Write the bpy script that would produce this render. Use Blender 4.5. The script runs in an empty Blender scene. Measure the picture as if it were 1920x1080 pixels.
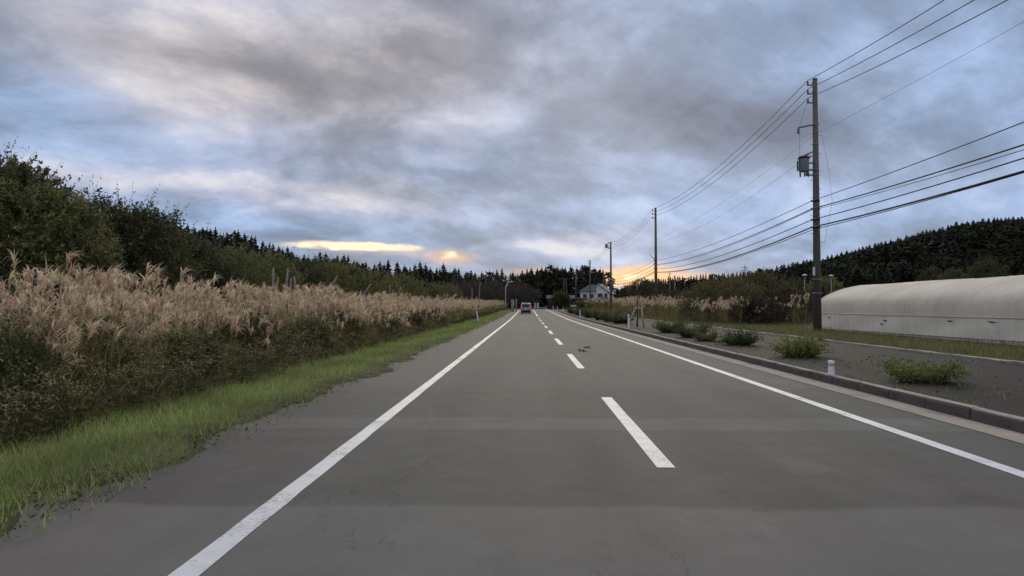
import bpy, math, random
import numpy as np
from mathutils import Vector, Matrix, Euler

random.seed(7)
rng = np.random.default_rng(11)
sc = bpy.context.scene
COL = sc.collection
R = math.radians

# ------------------------------------------------------------------ camera
EYE = 1.42
cam = bpy.data.cameras.new('camera')
cam.sensor_width = 36.0
cam.lens = 25.0
cam.clip_start = 0.05
cam.clip_end = 6000
cam_o = bpy.data.objects.new('camera', cam)
COL.objects.link(cam_o)
cam_o.location = (0, 0, EYE)
cam_o.rotation_euler = (R(90 + 1.44), 0, R(1.29))
sc.camera = cam_o

# ------------------------------------------------------------------ world: dusk overcast, broken clouds
SUN_AZ = R(7.0)        # clockwise from +Y
SUN_EL = R(20.0)
world = bpy.data.worlds.new('World')
sc.world = world
world.use_nodes = True
wt = world.node_tree
wt.nodes.clear()
world.cycles.sampling_method = 'MANUAL'
world.cycles.sample_map_resolution = 256


class X:
    """a float socket with arithmetic"""
    def __init__(s, v, t=None):
        s.v = v
        s.t = t

    def op(s, o, *a):
        n = s.t.nodes.new('ShaderNodeMath')
        n.operation = o
        for i, q in enumerate((s,) + a):
            q = q.v if isinstance(q, X) else q
            if isinstance(q, (int, float)):
                n.inputs[i].default_value = q
            else:
                s.t.links.new(q, n.inputs[i])
        return X(n.outputs[0], s.t)

    def __add__(s, o): return s.op('ADD', o)
    def __sub__(s, o): return s.op('SUBTRACT', o)
    def __mul__(s, o): return s.op('MULTIPLY', o)
    def __truediv__(s, o): return s.op('DIVIDE', o)
    def clamp(s, a=0.0, b=1.0): return s.op('MAXIMUM', a).op('MINIMUM', b)
    def sst(s, a, b):
        n = s.t.nodes.new('ShaderNodeMapRange')
        n.interpolation_type = 'SMOOTHSTEP'
        s.t.links.new(s.v, n.inputs['Value'])
        n.inputs['From Min'].default_value = a
        n.inputs['From Max'].default_value = b
        return X(n.outputs['Result'], s.t)


def combine(t, x, y, z=0.0):
    n = t.nodes.new('ShaderNodeCombineXYZ')
    for i, q in enumerate((x, y, z)):
        if isinstance(q, X):
            t.links.new(q.v, n.inputs[i])
        else:
            n.inputs[i].default_value = q
    return n.outputs[0]


def noise(t, vec, scale, detail=4, rough=0.55, dist=0.0, lac=2.0):
    n = t.nodes.new('ShaderNodeTexNoise')
    n.inputs['Scale'].default_value = scale
    n.inputs['Detail'].default_value = detail
    n.inputs['Roughness'].default_value = rough
    n.inputs['Distortion'].default_value = dist
    n.inputs['Lacunarity'].default_value = lac
    if vec is not None:
        t.links.new(vec, n.inputs['Vector'])
    return X(n.outputs['Fac'] if 'Fac' in n.outputs else n.outputs[0], t)


def ramp(t, fac, stops, interp='LINEAR'):
    n = t.nodes.new('ShaderNodeValToRGB')
    n.color_ramp.interpolation = interp
    el = n.color_ramp.elements
    while len(el) < len(stops):
        el.new(0.5)
    for e, (p, c) in zip(el, stops):
        e.position = p
        e.color = (c[0], c[1], c[2], 1)
    t.links.new(fac.v, n.inputs[0])
    return n.outputs[0]


def mixc(t, fac, a, b, mode='MIX'):
    n = t.nodes.new('ShaderNodeMix')
    n.data_type = 'RGBA'
    n.blend_type = mode
    if isinstance(fac, X):
        t.links.new(fac.v, n.inputs[0])
    else:
        n.inputs[0].default_value = fac
    for s, i in ((a, 6), (b, 7)):
        if isinstance(s, tuple):
            n.inputs[i].default_value = (s[0], s[1], s[2], 1)
        else:
            t.links.new(s, n.inputs[i])
    return n.outputs[2]


def sky_dir(u, v):
    """a bearing and a height above the horizon, in radians, for a place in the sky"""
    a = math.atan((u - 990) / 1333)
    e = math.atan((573.6 - v) / 1333 * math.cos(a))
    return a, e


def vecnode(op, a, b, c=None):
    n = wt.nodes.new('ShaderNodeVectorMath')
    n.operation = op
    for i, q in enumerate((a, b, c)):
        if q is None:
            continue
        if isinstance(q, tuple):
            n.inputs[i].default_value = q
        else:
            wt.links.new(q, n.inputs[i])
    return n


tc = wt.nodes.new('ShaderNodeTexCoord')
sep = wt.nodes.new('ShaderNodeSeparateXYZ')
wt.links.new(tc.outputs['Generated'], sep.inputs[0])
dx, dy, dz = (X(sep.outputs[i], wt) for i in range(3))
Az = dx.op('ARCTAN2', dy)
El = dz.op('ARCTAN2', (dx * dx + dy * dy).op('SQRT'))
Ela = El.op('ABSOLUTE')
# cloud deck seen in perspective
den = Ela.op('SINE') + 0.35
cx, cy = dx / den, dy / den
warp = noise(wt, combine(wt, cx + 4.0, cy + 9.0, 1.0), 1.1, 3, .5)
deck = combine(wt, cx * 0.95 - cy * 0.12 + warp * 0.5, cy * 1.0 - cx * 0.22 + warp * 0.35, 3.7)
n1 = noise(wt, deck, 1.9, 8, 0.60, 0.1)
n1b = noise(wt, vecnode('ADD', deck, (.015, .075, .0)).outputs[0], 1.9, 8, 0.60, 0.1)
relief = n1b - n1                      # cloud edges that face the low sun catch light
n2 = noise(wt, combine(wt, cx * 0.9 + 7.3 - warp * .4, cy * .8 + 2.1 + warp * .5, 0.4), 4.2, 9, 0.60, 0.1)
ang = combine(wt, Az * 3.0, El * 7.0, 0.7)
w1 = noise(wt, ang, 1.8, 5, 0.6)
w2 = noise(wt, combine(wt, Az * 3.0 + 11.0, El * 7.0 + 4.0, 2.2), 1.8, 5, 0.6)
wA = Az + (w1 - 0.5) * 0.16
wE = El + (w2 - 0.5) * 0.075
gA = Az + (w1 - 0.5) * 0.09 + (n2 - .5) * .16
gE = El + (w2 - 0.5) * 0.030 + (n2 - .5) * .018


wide = combine(wt, wA, wE, 0.0)
tight = combine(wt, gA, gE, 0.0)


def blob(u, v, ru, rv, at=None):
    a, e = sky_dir(u, v)
    ka, ke = 1333 / ru, 1333 / rv
    d_ = vecnode('MULTIPLY_ADD', at or wide, (ka, ke, 0.0), (-a * ka, -e * ke, 0.0)).outputs[0]
    dd = X(vecnode('DOT_PRODUCT', d_, d_).outputs['Value'], wt)
    n = wt.nodes.new('ShaderNodeMath')
    n.operation = 'POWER'
    n.inputs[0].default_value = math.exp(-1)
    wt.links.new(dd.v, n.inputs[1])
    return X(n.outputs[0], wt)


def field(base, items, at=None):
    s = base
    for u, v, ru, rv, w in items:
        s = blob(u, v, ru, rv, at).op('MULTIPLY_ADD', w, s)
    return s


Lf = field((n1 - 0.5) * 1.9 + (n2 - 0.5) * 0.8 + relief * 2.5 + 0.53, [
    (470, 115, 230, 55, -.30), (650, 190, 200, 45, -.18), (710, 35, 100, 42, .32), (200, 35, 260, 60, .42),
    (330, 165, 170, 30, .26), (60, 190, 130, 70, .12), (1010, 70, 230, 110, -.22), (1180, 205, 290, 55, -.17),
    (1290, 268, 150, 26, -.20), (820, 218, 240, 36, .20), (1110, 305, 190, 34, .26), (660, 372, 190, 26, .28),
    (260, 330, 190, 28, .26), (150, 258, 200, 22, -.18), (560, 425, 240, 14, -.22), (450, 405, 120, 20, .06),
    (1620, 250, 280, 45, -.20), (1740, 110, 200, 55, .18), (1880, 190, 120, 60, .14), (1480, 380, 240, 45, .16),
    (1060, 450, 130, 18, .36), (900, 332, 140, 20, -.20), (1000, 392, 200, 16, .14), (1330, 330, 120, 36, -.06), (1450, 60, 240, 60, -.10)])
Wf = field((n2 - 0.5) * 0.5 + (n1 - .5) * -.5 + El.sst(R(20), R(45)) * .45 + 0.15, [
    (1700, 160, 420, 200, -.25), (1400, 400, 300, 60, -.2), 
    (260, 60, 380, 110, .60), (700, 60, 260, 120, .50), (480, 200, 300, 80, .45), (660, 372, 200, 30, .50),
    (260, 335, 220, 32, .50), (60, 190, 150, 80, -.40), (1000, 120, 260, 160, .25), (450, 410, 180, 34, -.35),
    (1080, 450, 160, 26, .5), (1560, 320, 240, 50, .18), (1180, 210, 300, 60, .18)])
Lc, Wc = Lf.clamp(), Wf.clamp()
cool = ramp(wt, Lc, [(0.0, (.165, .195, .275)), (0.45, (.268, .354, .516)), (0.75, (.400, .530, .80)), (1.0, (.57, .69, .91))])
warm = ramp(wt, Lc, [(0.0, (.200, .195, .225)), (0.45, (.350, .332, .362)), (0.75, (.575, .53, .555)), (1.0, (.86, .77, .75))])
cloud = mixc(wt, Wc, cool, warm)
# breaks near the horizon where the low sun lights thin cloud
zero = Az * 0.0
g1 = field(zero, [(635, 461, 100, 8.5, 1.0), (715, 459, 38, 9, .85), (822, 475, 30, 8, .7), (1185, 519, 28, 6, .6)], tight)
g2 = field(zero, [(1185, 518, 85, 19, 1.15), (825, 480, 70, 18, .60), (975, 512, 80, 10, .45), (690, 470, 130, 12, .3), (1330, 525, 150, 12, .3)], tight)
g1c = (g1 * (n2 * 1.6 + .3)).sst(0.12, 0.80)
g2c = (g2 * (n2 * 1.2 + .4)).sst(0.05, 1.0)
cloud = mixc(wt, g2c, cloud, (1.12, .68, .36))
cloud = mixc(wt, g1c, cloud, (1.25, 1.02, .70))
# an overcast sky is brighter overhead than low down
lift = El.sst(R(22), R(70)) * 1.3 + 1.0

sky = wt.nodes.new('ShaderNodeTexSky')
sky.sky_type = 'NISHITA'
sky.sun_disc = False
sky.sun_elevation = SUN_EL
sky.sun_rotation = SUN_AZ
sky.altitude = 150
bgs = wt.nodes.new('ShaderNodeBackground')
wt.links.new(sky.outputs[0], bgs.inputs[0])
bgs.inputs[1].default_value = 0.10
bgc = wt.nodes.new('ShaderNodeBackground')
wt.links.new(cloud, bgc.inputs[0])
wt.links.new(lift.v, bgc.inputs[1])
mx = wt.nodes.new('ShaderNodeMixShader')
mx.inputs[0].default_value = 0.97          # how closed the cloud deck is
wt.links.new(bgs.outputs[0], mx.inputs[1])
wt.links.new(bgc.outputs[0], mx.inputs[2])
out = wt.nodes.new('ShaderNodeOutputWorld')
wt.links.new(mx.outputs[0], out.inputs[0])

# ------------------------------------------------------------------ sun behind the clouds
sun = bpy.data.lights.new('sun', 'SUN')
sun.energy = 1.5
sun.angle = R(45)
sun.color = (1.0, .87, .60)
sun_o = bpy.data.objects.new('sun', sun)
COL.objects.link(sun_o)
sd = Vector((math.sin(SUN_AZ) * math.cos(SUN_EL), math.cos(SUN_AZ) * math.cos(SUN_EL), math.sin(SUN_EL)))
sun_o.rotation_euler = sd.to_track_quat('Z', 'Y').to_euler()

vs = sc.view_settings
vs.view_transform = 'Standard'
vs.look = 'None'
vs.exposure = 0.0
vs.gamma = 1.0
vs.use_curve_mapping = False
sc.cycles.max_bounces = 5
sc.cycles.diffuse_bounces = 3
sc.cycles.glossy_bounces = 2
sc.cycles.transmission_bounces = 3
sc.cycles.transparent_max_bounces = 4
sc.cycles.caustics_reflective = False
sc.cycles.caustics_refractive = False
try:
    sc.cycles.use_denoising = True
    sc.cycles.denoiser = 'OPENIMAGEDENOISE'
except Exception:
    pass


# ------------------------------------------------------------------ helpers: terrain
def sst(a, b, x):
    t = np.clip((np.asarray(x, float) - a) / (b - a), 0, 1)
    return t * t * (3 - 2 * t)


def rz(y):
    return 0.50 * sst(60, 170, y)


def bend(y):
    y = np.asarray(y, float)
    return -np.where(y > 195, (y - 195) ** 2 / 300.0, 0.0)


def hill_l(x, y):
    return 11 * sst(12, 112, -x) * sst(120, 215, y) + 12 * sst(110, 230, -x) * sst(110, 260, y) + 1.5 * sst(215, 280, y) * sst(60, 20, x)


def hill_r(x, y):
    return 33 * sst(58, 232, x) * sst(140, 290, y) * (1 - sst(345, 500, y)) + 6 * sst(350, 500, y) * sst(20, 60, x)


def gz(x, y):
    """ground height away from the road's own surfaces"""
    x = np.asarray(x, float)
    y = np.asarray(y, float)
    z = rz(y) + hill_l(x, y) + hill_r(x, y)
    z = z - 0.14 * sst(3.2, 6.0, -x)
    z = z + np.where(x > 5.5, 0.15, 0.0)
    z = z + sst(90, 170, y) * sst(16, 30, x) * 1.2 * (1 - sst(200, 300, y))
    return z


def ray(u, v, Y):
    """where a line of sight meets the upright plane at distance Y: used once, to survey positions"""
    d = Vector(((u - 960) / 1333.3, (540 - v) / 1333.3, -1.0))
    d = cam_o.rotation_euler.to_matrix() @ d
    s = Y / d.y
    return Vector((d.x * s, Y, EYE + d.z * s))


# ------------------------------------------------------------------ helpers: objects
def tag(o, label=None, cat=None, group=None, kind=None):
    if label: o['label'] = label
    if cat: o['category'] = cat
    if group: o['group'] = group
    if kind: o['kind'] = kind
    return o


def empty(name, loc, rotz=0.0):
    o = bpy.data.objects.new(name, None)
    o.empty_display_size = 0.2
    o.location = loc
    o.rotation_euler = (0, 0, rotz)
    COL.objects.link(o)
    return o


def link_mesh(name, me, parent=None, loc=(0, 0, 0)):
    o = bpy.data.objects.new(name, me)
    o.location = loc
    COL.objects.link(o)
    if parent is not None:
        o.parent = parent
    return o


def copy_tree(o, parent=None):
    c = o.copy()
    COL.objects.link(c)
    c.parent = parent
    for ch in o.children:
        copy_tree(ch, c)
    return c


class MB:
    def __init__(s):
        s.v, s.f = [], []

    def add(s, verts, faces):
        b = len(s.v)
        s.v += [tuple(q) for q in verts]
        s.f += [tuple(i + b for i in q) for q in faces]
        return s

    def box(s, c, size, M=None, taper=1.0):
        hx, hy, hz = size[0] / 2, size[1] / 2, size[2] / 2
        vs_ = []
        for z, t in ((-hz, 1.0), (hz, taper)):
            for x, y in ((-hx, -hy), (hx, -hy), (hx, hy), (-hx, hy)):
                p = Vector((x * t, y * t, z))
                if M is not None:
                    p = M @ p
                vs_.append(Vector(c) + p)
        return s.add(vs_, [(3, 2, 1, 0), (4, 5, 6, 7), (0, 1, 5, 4), (1, 2, 6, 5), (2, 3, 7, 6), (3, 0, 4, 7)])

    def tube(s, pts, rad, n=8, cap=True):
        pts = [Vector(p) for p in pts]
        if not hasattr(rad, '__len__'):
            rad = [rad] * len(pts)
        vs_, fs = [], []
        up = None
        for i, p in enumerate(pts):
            t = (pts[min(i + 1, len(pts) - 1)] - pts[max(i - 1, 0)]).normalized()
            if up is None:
                up = Vector((0, 0, 1)) if abs(t.z) < .9 else Vector((1, 0, 0))
            a = t.cross(up).normalized()
            up = a.cross(t).normalized()
            for k_ in range(n):
                q = 2 * math.pi * k_ / n
                vs_.append(p + (a * math.cos(q) + up * math.sin(q)) * rad[i])
        for i in range(len(pts) - 1):
            for k_ in range(n):
                fs.append((i * n + k_, i * n + (k_ + 1) % n, (i + 1) * n + (k_ + 1) % n, (i + 1) * n + k_))
        if cap:
            fs.append(tuple(range(n - 1, -1, -1)))
            fs.append(tuple(range((len(pts) - 1) * n, len(pts) * n)))
        return s.add(vs_, fs)

    def lathe(s, c, prof, n=12, M=None):
        vs_, fs = [], []
        for r_, z in prof:
            for k_ in range(n):
                q = 2 * math.pi * k_ / n
                p = Vector((r_ * math.cos(q), r_ * math.sin(q), z))
                if M is not None:
                    p = M @ p
                vs_.append(Vector(c) + p)
        m = len(prof)
        for i in range(m - 1):
            for k_ in range(n):
                fs.append((i * n + k_, i * n + (k_ + 1) % n, (i + 1) * n + (k_ + 1) % n, (i + 1) * n + k_))
        fs.append(tuple(range(n - 1, -1, -1)))
        fs.append(tuple(range((m - 1) * n, m * n)))
        return s.add(vs_, fs)

    def build(s, name, mat, parent=None, smooth=False, bevel=0.0, loc=(0, 0, 0)):
        me = bpy.data.meshes.new(name)
        me.from_pydata(s.v, [], s.f)
        me.update()
        me.materials.append(mat)
        if smooth:
            me.polygons.foreach_set('use_smooth', [True] * len(me.polygons))
        o = link_mesh(name, me, parent, loc)
        if bevel:
            b = o.modifiers.new('bevel', 'BEVEL')
            b.width = bevel
            b.segments = 2
            b.limit_method = 'ANGLE'
        return o


class Soup:
    """triangles with a colour per vertex, gathered as numpy blocks"""
    def __init__(s):
        s.V, s.T, s.C, s.n = [], [], [], 0

    def add(s, V, T, C):
        V = np.asarray(V, np.float32).reshape(-1, 3)
        T = np.asarray(T, np.int32).reshape(-1, 3)
        C = np.asarray(C, np.float32)
        if C.ndim == 1:
            C = np.tile(C, (len(V), 1))
        s.V.append(V)
        s.T.append(T + s.n)
        s.C.append(C)
        s.n += len(V)

    def mesh(s, name, mat):
        V, T, C = np.concatenate(s.V), np.concatenate(s.T), np.concatenate(s.C)
        me = bpy.data.meshes.new(name)
        me.vertices.add(len(V))
        me.vertices.foreach_set('co', V.ravel())
        me.loops.add(len(T) * 3)
        me.loops.foreach_set('vertex_index', T.ravel())
        me.polygons.add(len(T))
        me.polygons.foreach_set('loop_start', np.arange(0, len(T) * 3, 3, dtype=np.int32))
        me.update(calc_edges=True)
        ca = me.color_attributes.new('Col', 'FLOAT_COLOR', 'POINT')
        ca.data.foreach_set('color', np.concatenate([C, np.ones((len(C), 1), np.float32)], 1).ravel())
        me.materials.append(mat)
        return me

    def build(s, name, mat, parent=None, loc=(0, 0, 0)):
        return link_mesh(name, s.mesh(name, mat), parent, loc)


def unit(a):
    return a / np.maximum(np.linalg.norm(a, axis=-1, keepdims=True), 1e-9)


def leaves(S, P, D, L, W, C):
    """rhombic leaves at P pointing along D"""
    n = len(P)
    if n == 0:
        return
    D = unit(D)
    side = unit(np.cross(D, rng.normal(size=(n, 3))))
    nor = np.cross(side, D)
    L = np.broadcast_to(L, n)[:, None]
    W = np.broadcast_to(W, n)[:, None]
    mid = P + D * L * 0.45 + nor * L * 0.10
    V = np.stack([P, mid + side * W * .5, P + D * L, mid - side * W * .5], 1)
    b = np.arange(n)[:, None] * 4
    T = np.concatenate([b + np.array([[0, 1, 2]]), b + np.array([[0, 2, 3]])], 1)
    S.add(V, T, np.repeat(C, 4, 0))


def blades(S, P, head, h, lean, w, C, nseg=2, droop=0.0, tipC=None, mid=1.0):
    """arching blades rooted at P: head = compass heading, h = height, lean = reach"""
    n = len(P)
    h, lean, w, droop = (np.broadcast_to(q, n) for q in (h, lean, w, droop))
    hd = np.stack([np.cos(head), np.sin(head), np.zeros(n)], 1)
    fa = rng.uniform(0, 2 * np.pi, n)
    sd_ = np.stack([np.cos(fa), np.sin(fa), np.zeros(n)], 1)
    VV, CC = [], []
    tipC = C if tipC is None else tipC
    for i in range(nseg + 1):
        s = i / nseg
        c = P + hd * (lean * s ** 1.7)[:, None]
        c[:, 2] += h * (s - droop * s ** 3)
        wd = w * ((1 - s) if mid == 1.0 else (0.35 + mid * s if s < .6 else (1 - s) * (0.35 + mid)))
        cc = C + (tipC - C) * s
        if i < nseg:
            VV += [c - sd_ * wd[:, None] * .5, c + sd_ * wd[:, None] * .5]
            CC += [cc, cc]
        else:
            VV.append(c)
            CC.append(cc)
    m = len(VV)
    V = np.stack(VV, 1)
    T = []
    for i in range(nseg - 1):
        T += [[2 * i, 2 * i + 1, 2 * i + 3], [2 * i, 2 * i + 3, 2 * i + 2]]
    T.append([2 * nseg - 2, 2 * nseg - 1, 2 * nseg])
    T = np.asarray(T)[None] + np.arange(n)[:, None, None] * m
    S.add(V, T, np.stack(CC, 1).reshape(-1, 3))


def tint(n, a, b, jit=.15):
    t = rng.uniform(0, 1, (n, 1))
    c = np.asarray(a)[None] * (1 - t) + np.asarray(b)[None] * t
    return c * rng.uniform(1 - jit, 1 + jit, (n, 1))


# ------------------------------------------------------------------ materials
def new_mat(name):
    m = bpy.data.materials.new(name)
    m.use_nodes = True
    t = m.node_tree
    b = t.nodes['Principled BSDF']
    return m, t, b


def mat_plain(name, col, rough=.6, metal=0.0, var=.25, scale=6.0, spec=.3, bump=0.0, bscale=40.0, stretch=(1, 1, 1), world_space=False):
    m, t, b = new_mat(name)
    co = t.nodes.new('ShaderNodeTexCoord')
    mp = t.nodes.new('ShaderNodeMapping')
    mp.inputs['Scale'].default_value = stretch
    t.links.new(co.outputs['Object'], mp.inputs[0])
    n = noise(t, mp.outputs[0], scale, 6, .6)
    c = ramp(t, n, [(.25, tuple(q * (1 - var) for q in col)), (.75, tuple(min(1, q * (1 + var)) for q in col))])
    t.links.new(c, b.inputs['Base Color'])
    b.inputs['Roughness'].default_value = rough
    b.inputs['Metallic'].default_value = metal
    b.inputs['Specular IOR Level'].default_value = spec
    if bump:
        bp = t.nodes.new('ShaderNodeBump')
        bp.inputs['Strength'].default_value = bump
        bp.inputs['Distance'].default_value = .01
        t.links.new(noise(t, mp.outputs[0], bscale, 4, .6).v, bp.inputs['Height'])
        t.links.new(bp.outputs[0], b.inputs['Normal'])
    return m


def mat_leaf(name, trans=.25, rough=.65, spec=.2):
    m, t, b = new_mat(name)
    at = t.nodes.new('ShaderNodeAttribute')
    at.attribute_name = 'Col'
    t.links.new(at.outputs['Color'], b.inputs['Base Color'])
    b.inputs['Roughness'].default_value = rough
    b.inputs['Specular IOR Level'].default_value = spec
    if trans:
        tr = t.nodes.new('ShaderNodeBsdfTranslucent')
        t.links.new(at.outputs['Color'], tr.inputs[0])
        mi = t.nodes.new('ShaderNodeMixShader')
        mi.inputs[0].default_value = trans
        t.links.new(b.outputs[0], mi.inputs[1])
        t.links.new(tr.outputs[0], mi.inputs[2])
        t.links.new(mi.outputs[0], t.nodes['Material Output'].inputs[0])
    return m


def pos_nodes(t):
    g = t.nodes.new('ShaderNodeNewGeometry')
    s = t.nodes.new('ShaderNodeSeparateXYZ')
    t.links.new(g.outputs['Position'], s.inputs[0])
    return g.outputs['Position'], X(s.outputs[0], t), X(s.outputs[1], t), X(s.outputs[2], t)


def mat_asphalt(name, base, banded=True, dark=False):
    m, t, b = new_mat(name)
    P, px, py, pz = pos_nodes(t)
    big = noise(t, combine(t, px * 0.9, py * .12), 1.0, 5, .6)
    mid = noise(t, P, 2.2, 6, .65)
    fine = noise(t, P, 90.0, 3, .7)
    spk = noise(t, P, 260.0, 2, .6)
    gr = noise(t, P, 28.0, 4, .75)
    v = (big - .5) * .50 + (mid - .5) * .55 + (gr - .5) * .45 + (fine - .5) * .55 + (spk - .5) * .7 + 1.0
    if not banded:
        v = (big - .5) * .8 + (mid - .5) * .7 + (fine - .5) * .25 + 1.0 + (px + (big - .5) * .8).sst(7.7, 8.1) * .35 + noise(t, combine(t, px * .8, py * .3 + 2.0), 1.2, 6, .7).sst(.56, .64) * .5
    if banded:
        # transverse repaving joints of slightly different mixes
        yy = py + (noise(t, P, .8, 3).v and noise(t, combine(t, px * .5, py * .4), 1.6, 4)) * .35 - .17
        b1 = yy.sst(5.15, 5.0)
        b2 = yy.sst(8.15, 8.3) * yy.sst(9.15, 9.0)
        b3 = yy.sst(11.3, 13.5)
        v = v - .08 + b1 * .42 + b2 * .26 + b3 * .16
        # wheel tracks polished a little lighter
        trk = field1(px, -1.05, .32) + field1(px, .55, .32) + field1(px, 1.95, .35) + field1(px, 3.4, .32)
        v = v - trk * .11 + noise(t, combine(t, px * 1.4 + 5.0, py * .5), 1.0, 5, .6).sst(.60, .70) * .16
        # thin cracks
        cn = noise(t, combine(t, px * 1.6, py * .45), 1.3, 6, .62)
        cr = (cn - .5).op('ABSOLUTE').sst(.006, .0015)
        msk = noise(t, combine(t, px * .7 + 3.0, py * .3), 1.0, 2).sst(.52, .62)
        crack = cr * msk
    warmth = noise(t, combine(t, px * .25, py * .16), 1.0, 3)
    ca = mixc(t, warmth.sst(.4, .6), tuple(q * k_ for q, k_ in zip((base,) * 3, (.99, .97, .86))), tuple(q * k_ for q, k_ in zip((base,) * 3, (1.08, .96, .86))))
    if banded:      # dust and soil washed onto the shoulder
        ds = px.sst(-2.0, -3.1) * noise(t, combine(t, px * 1.2, py * .35), 1.5, 5, .65).sst(.38, .62)
        ca = mixc(t, ds * .75, ca, (base * 1.05, base * .86, base * .74))
    else:
        ca = mixc(t, .8, ca, (base * 1.0, base * .88, base * .80))
    mul = t.nodes.new('ShaderNodeVectorMath')
    mul.operation = 'SCALE'
    t.links.new(ca, mul.inputs[0])
    if banded:
        v = v * (X(1.0, t).op('ADD', 0.0) - crack * .32)
    t.links.new(v.v, mul.inputs['Scale'])
    t.links.new(mul.outputs[0], b.inputs['Base Color'])
    b.inputs['Roughness'].default_value = .78
    b.inputs['Specular IOR Level'].default_value = .16 if banded else .10
    bp = t.nodes.new('ShaderNodeBump')
    bp.inputs['Strength'].default_value = .55 if banded else .12
    bp.inputs['Distance'].default_value = .006
    t.links.new((fine + spk * .6).v, bp.inputs['Height'])
    t.links.new(bp.outputs[0], b.inputs['Normal'])
    return m


def field1(p, c, w):
    q = (p - c) / w
    return (q * q * -1.0).op('EXPONENT')


def mat_paint(name):
    m, t, b = new_mat(name)
    P, px, py, pz = pos_nodes(t)
    n = noise(t, P, 30.0, 5, .7)
    n2_ = noise(t, P, 1.3, 4, .6)
    wear = (n * .6 + n2_ * .6).sst(.62, .74)
    c = mixc(t, wear, (.58, .575, .57), (.20, .19, .18))
    c = mixc(t, noise(t, P, 5.0, 4).sst(.42, .75) * .5, c, (.40, .385, .37))
    t.links.new(c, b.inputs['Base Color'])
    b.inputs['Roughness'].default_value = .55
    bp = t.nodes.new('ShaderNodeBump')
    bp.inputs['Strength'].default_value = .3
    bp.inputs['Distance'].default_value = .004
    t.links.new(noise(t, P, 120.0, 3).v, bp.inputs['Height'])
    t.links.new(bp.outputs[0], b.inputs['Normal'])
    return m


def mat_ground(name, a, c_, scale=.8, a2=None):
    m, t, b = new_mat(name)
    P, px, py, pz = pos_nodes(t)
    n = noise(t, P, scale, 7, .65)
    n3 = noise(t, P, scale * 22, 5, .7)
    col = ramp(t, n * .55 + n3 * .45, [(.36, a), (.64, c_)])
    t.links.new(col, b.inputs['Base Color'])
    b.inputs['Roughness'].default_value = .95
    b.inputs['Specular IOR Level'].default_value = .1
    bp = t.nodes.new('ShaderNodeBump')
    bp.inputs['Strength'].default_value = .8
    bp.inputs['Distance'].default_value = .05
    t.links.new(n3.v, bp.inputs['Height'])
    t.links.new(bp.outputs[0], b.inputs['Normal'])
    return m


def mat_concrete(name, a, stain, scale=1.2):
    m, t, b = new_mat(name)
    P, px, py, pz = pos_nodes(t)
    n = noise(t, P, scale, 7, .68)
    f = noise(t, P, 70.0, 3, .7)
    st = noise(t, combine(t, px, py * .7, pz * 3.0), 1.7, 6, .7).sst(.50, .68)
    col = mixc(t, st, a, stain)
    col = mixc(t, f * .45, col, tuple(q * .45 for q in a))
    col = mixc(t, n.sst(.58, .75) * .5, col, tuple(min(1, q * 1.5) for q in a))
    t.links.new(col, b.inputs['Base Color'])
    b.inputs['Roughness'].default_value = .9
    b.inputs['Specular IOR Level'].default_value = .2
    bp = t.nodes.new('ShaderNodeBump')
    bp.inputs['Strength'].default_value = .6
    bp.inputs['Distance'].default_value = .008
    t.links.new((f + n).v, bp.inputs['Height'])
    t.links.new(bp.outputs[0], b.inputs['Normal'])
    return m


M = {}
M['asphalt'] = mat_asphalt('asphalt', .094)
M['walk'] = mat_asphalt('sidewalk_asphalt', .016, banded=False)
M['paint'] = mat_paint('road_paint')
M['gutter'] = mat_concrete('gutter_concrete', (.37, .325, .26), (.23, .20, .16))
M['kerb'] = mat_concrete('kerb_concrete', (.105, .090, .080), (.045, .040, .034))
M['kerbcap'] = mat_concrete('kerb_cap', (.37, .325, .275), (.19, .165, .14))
M['kerbtop'] = mat_concrete('edging_concrete', (.40, .36, .30), (.24, .22, .17))
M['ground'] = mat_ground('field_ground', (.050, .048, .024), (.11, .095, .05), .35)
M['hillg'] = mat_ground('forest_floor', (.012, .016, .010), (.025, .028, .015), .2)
M['leaf'] = mat_leaf('leaf')
M['needle'] = mat_leaf('needle', 0.0, .8, .08)
M['grass'] = mat_leaf('grass_blade', .3)
M['plume'] = mat_leaf('plume', .35, .85, .05)
M['verge'] = mat_leaf('verge_soil', 0.0, .95, .05)
M['bark'] = mat_plain('bark', (.065, .052, .042), .9, var=.4, scale=9, bump=.6, bscale=30, stretch=(1, 1, .25))
M['deadwood'] = mat_plain('dead_wood', (.25, .22, .17), .85, var=.3, scale=8, bump=.4, stretch=(1, 1, .2))
M['polec'] = mat_plain('pole_concrete', (.125, .108, .086), .85, var=.28, scale=2.2, bump=.3, bscale=60, stretch=(1, 1, .25))
M['steel'] = mat_plain('galvanised_steel', (.20, .21, .22), .5, .6, var=.2)
M['dark'] = mat_plain('black_rubber', (.018, .018, .020), .55, var=.2)
M['porcelain'] = mat_plain('porcelain', (.14, .13, .13), .3, var=.1)
M['tank'] = mat_plain('transformer_paint', (.27, .265, .25), .5, var=.2)
M['postw'] = mat_plain('white_plastic', (.66, .65, .62), .5, var=.12, scale=14)
M['orange'] = mat_plain('orange_reflector', (.55, .16, .04), .35, var=.1)
M['bamboo'] = mat_plain('pale_stake', (.42, .35, .26), .75, var=.2, scale=10)
M['wallw'] = mat_plain('white_siding', (.72, .70, .68), .8, var=.08, scale=1.5)
M['roofd'] = mat_plain('dark_roof', (.075, .075, .085), .7, var=.2, scale=2)
M['glassd'] = mat_plain('dark_glass', (.02, .022, .026), .12, var=.1, spec=.6)
M['woodtan'] = mat_plain('tan_boards', (.34, .25, .19), .85, var=.25, scale=3)
M['signblue'] = mat_plain('sign_bluegrey', (.22, .27, .33), .5, var=.1)
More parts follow.
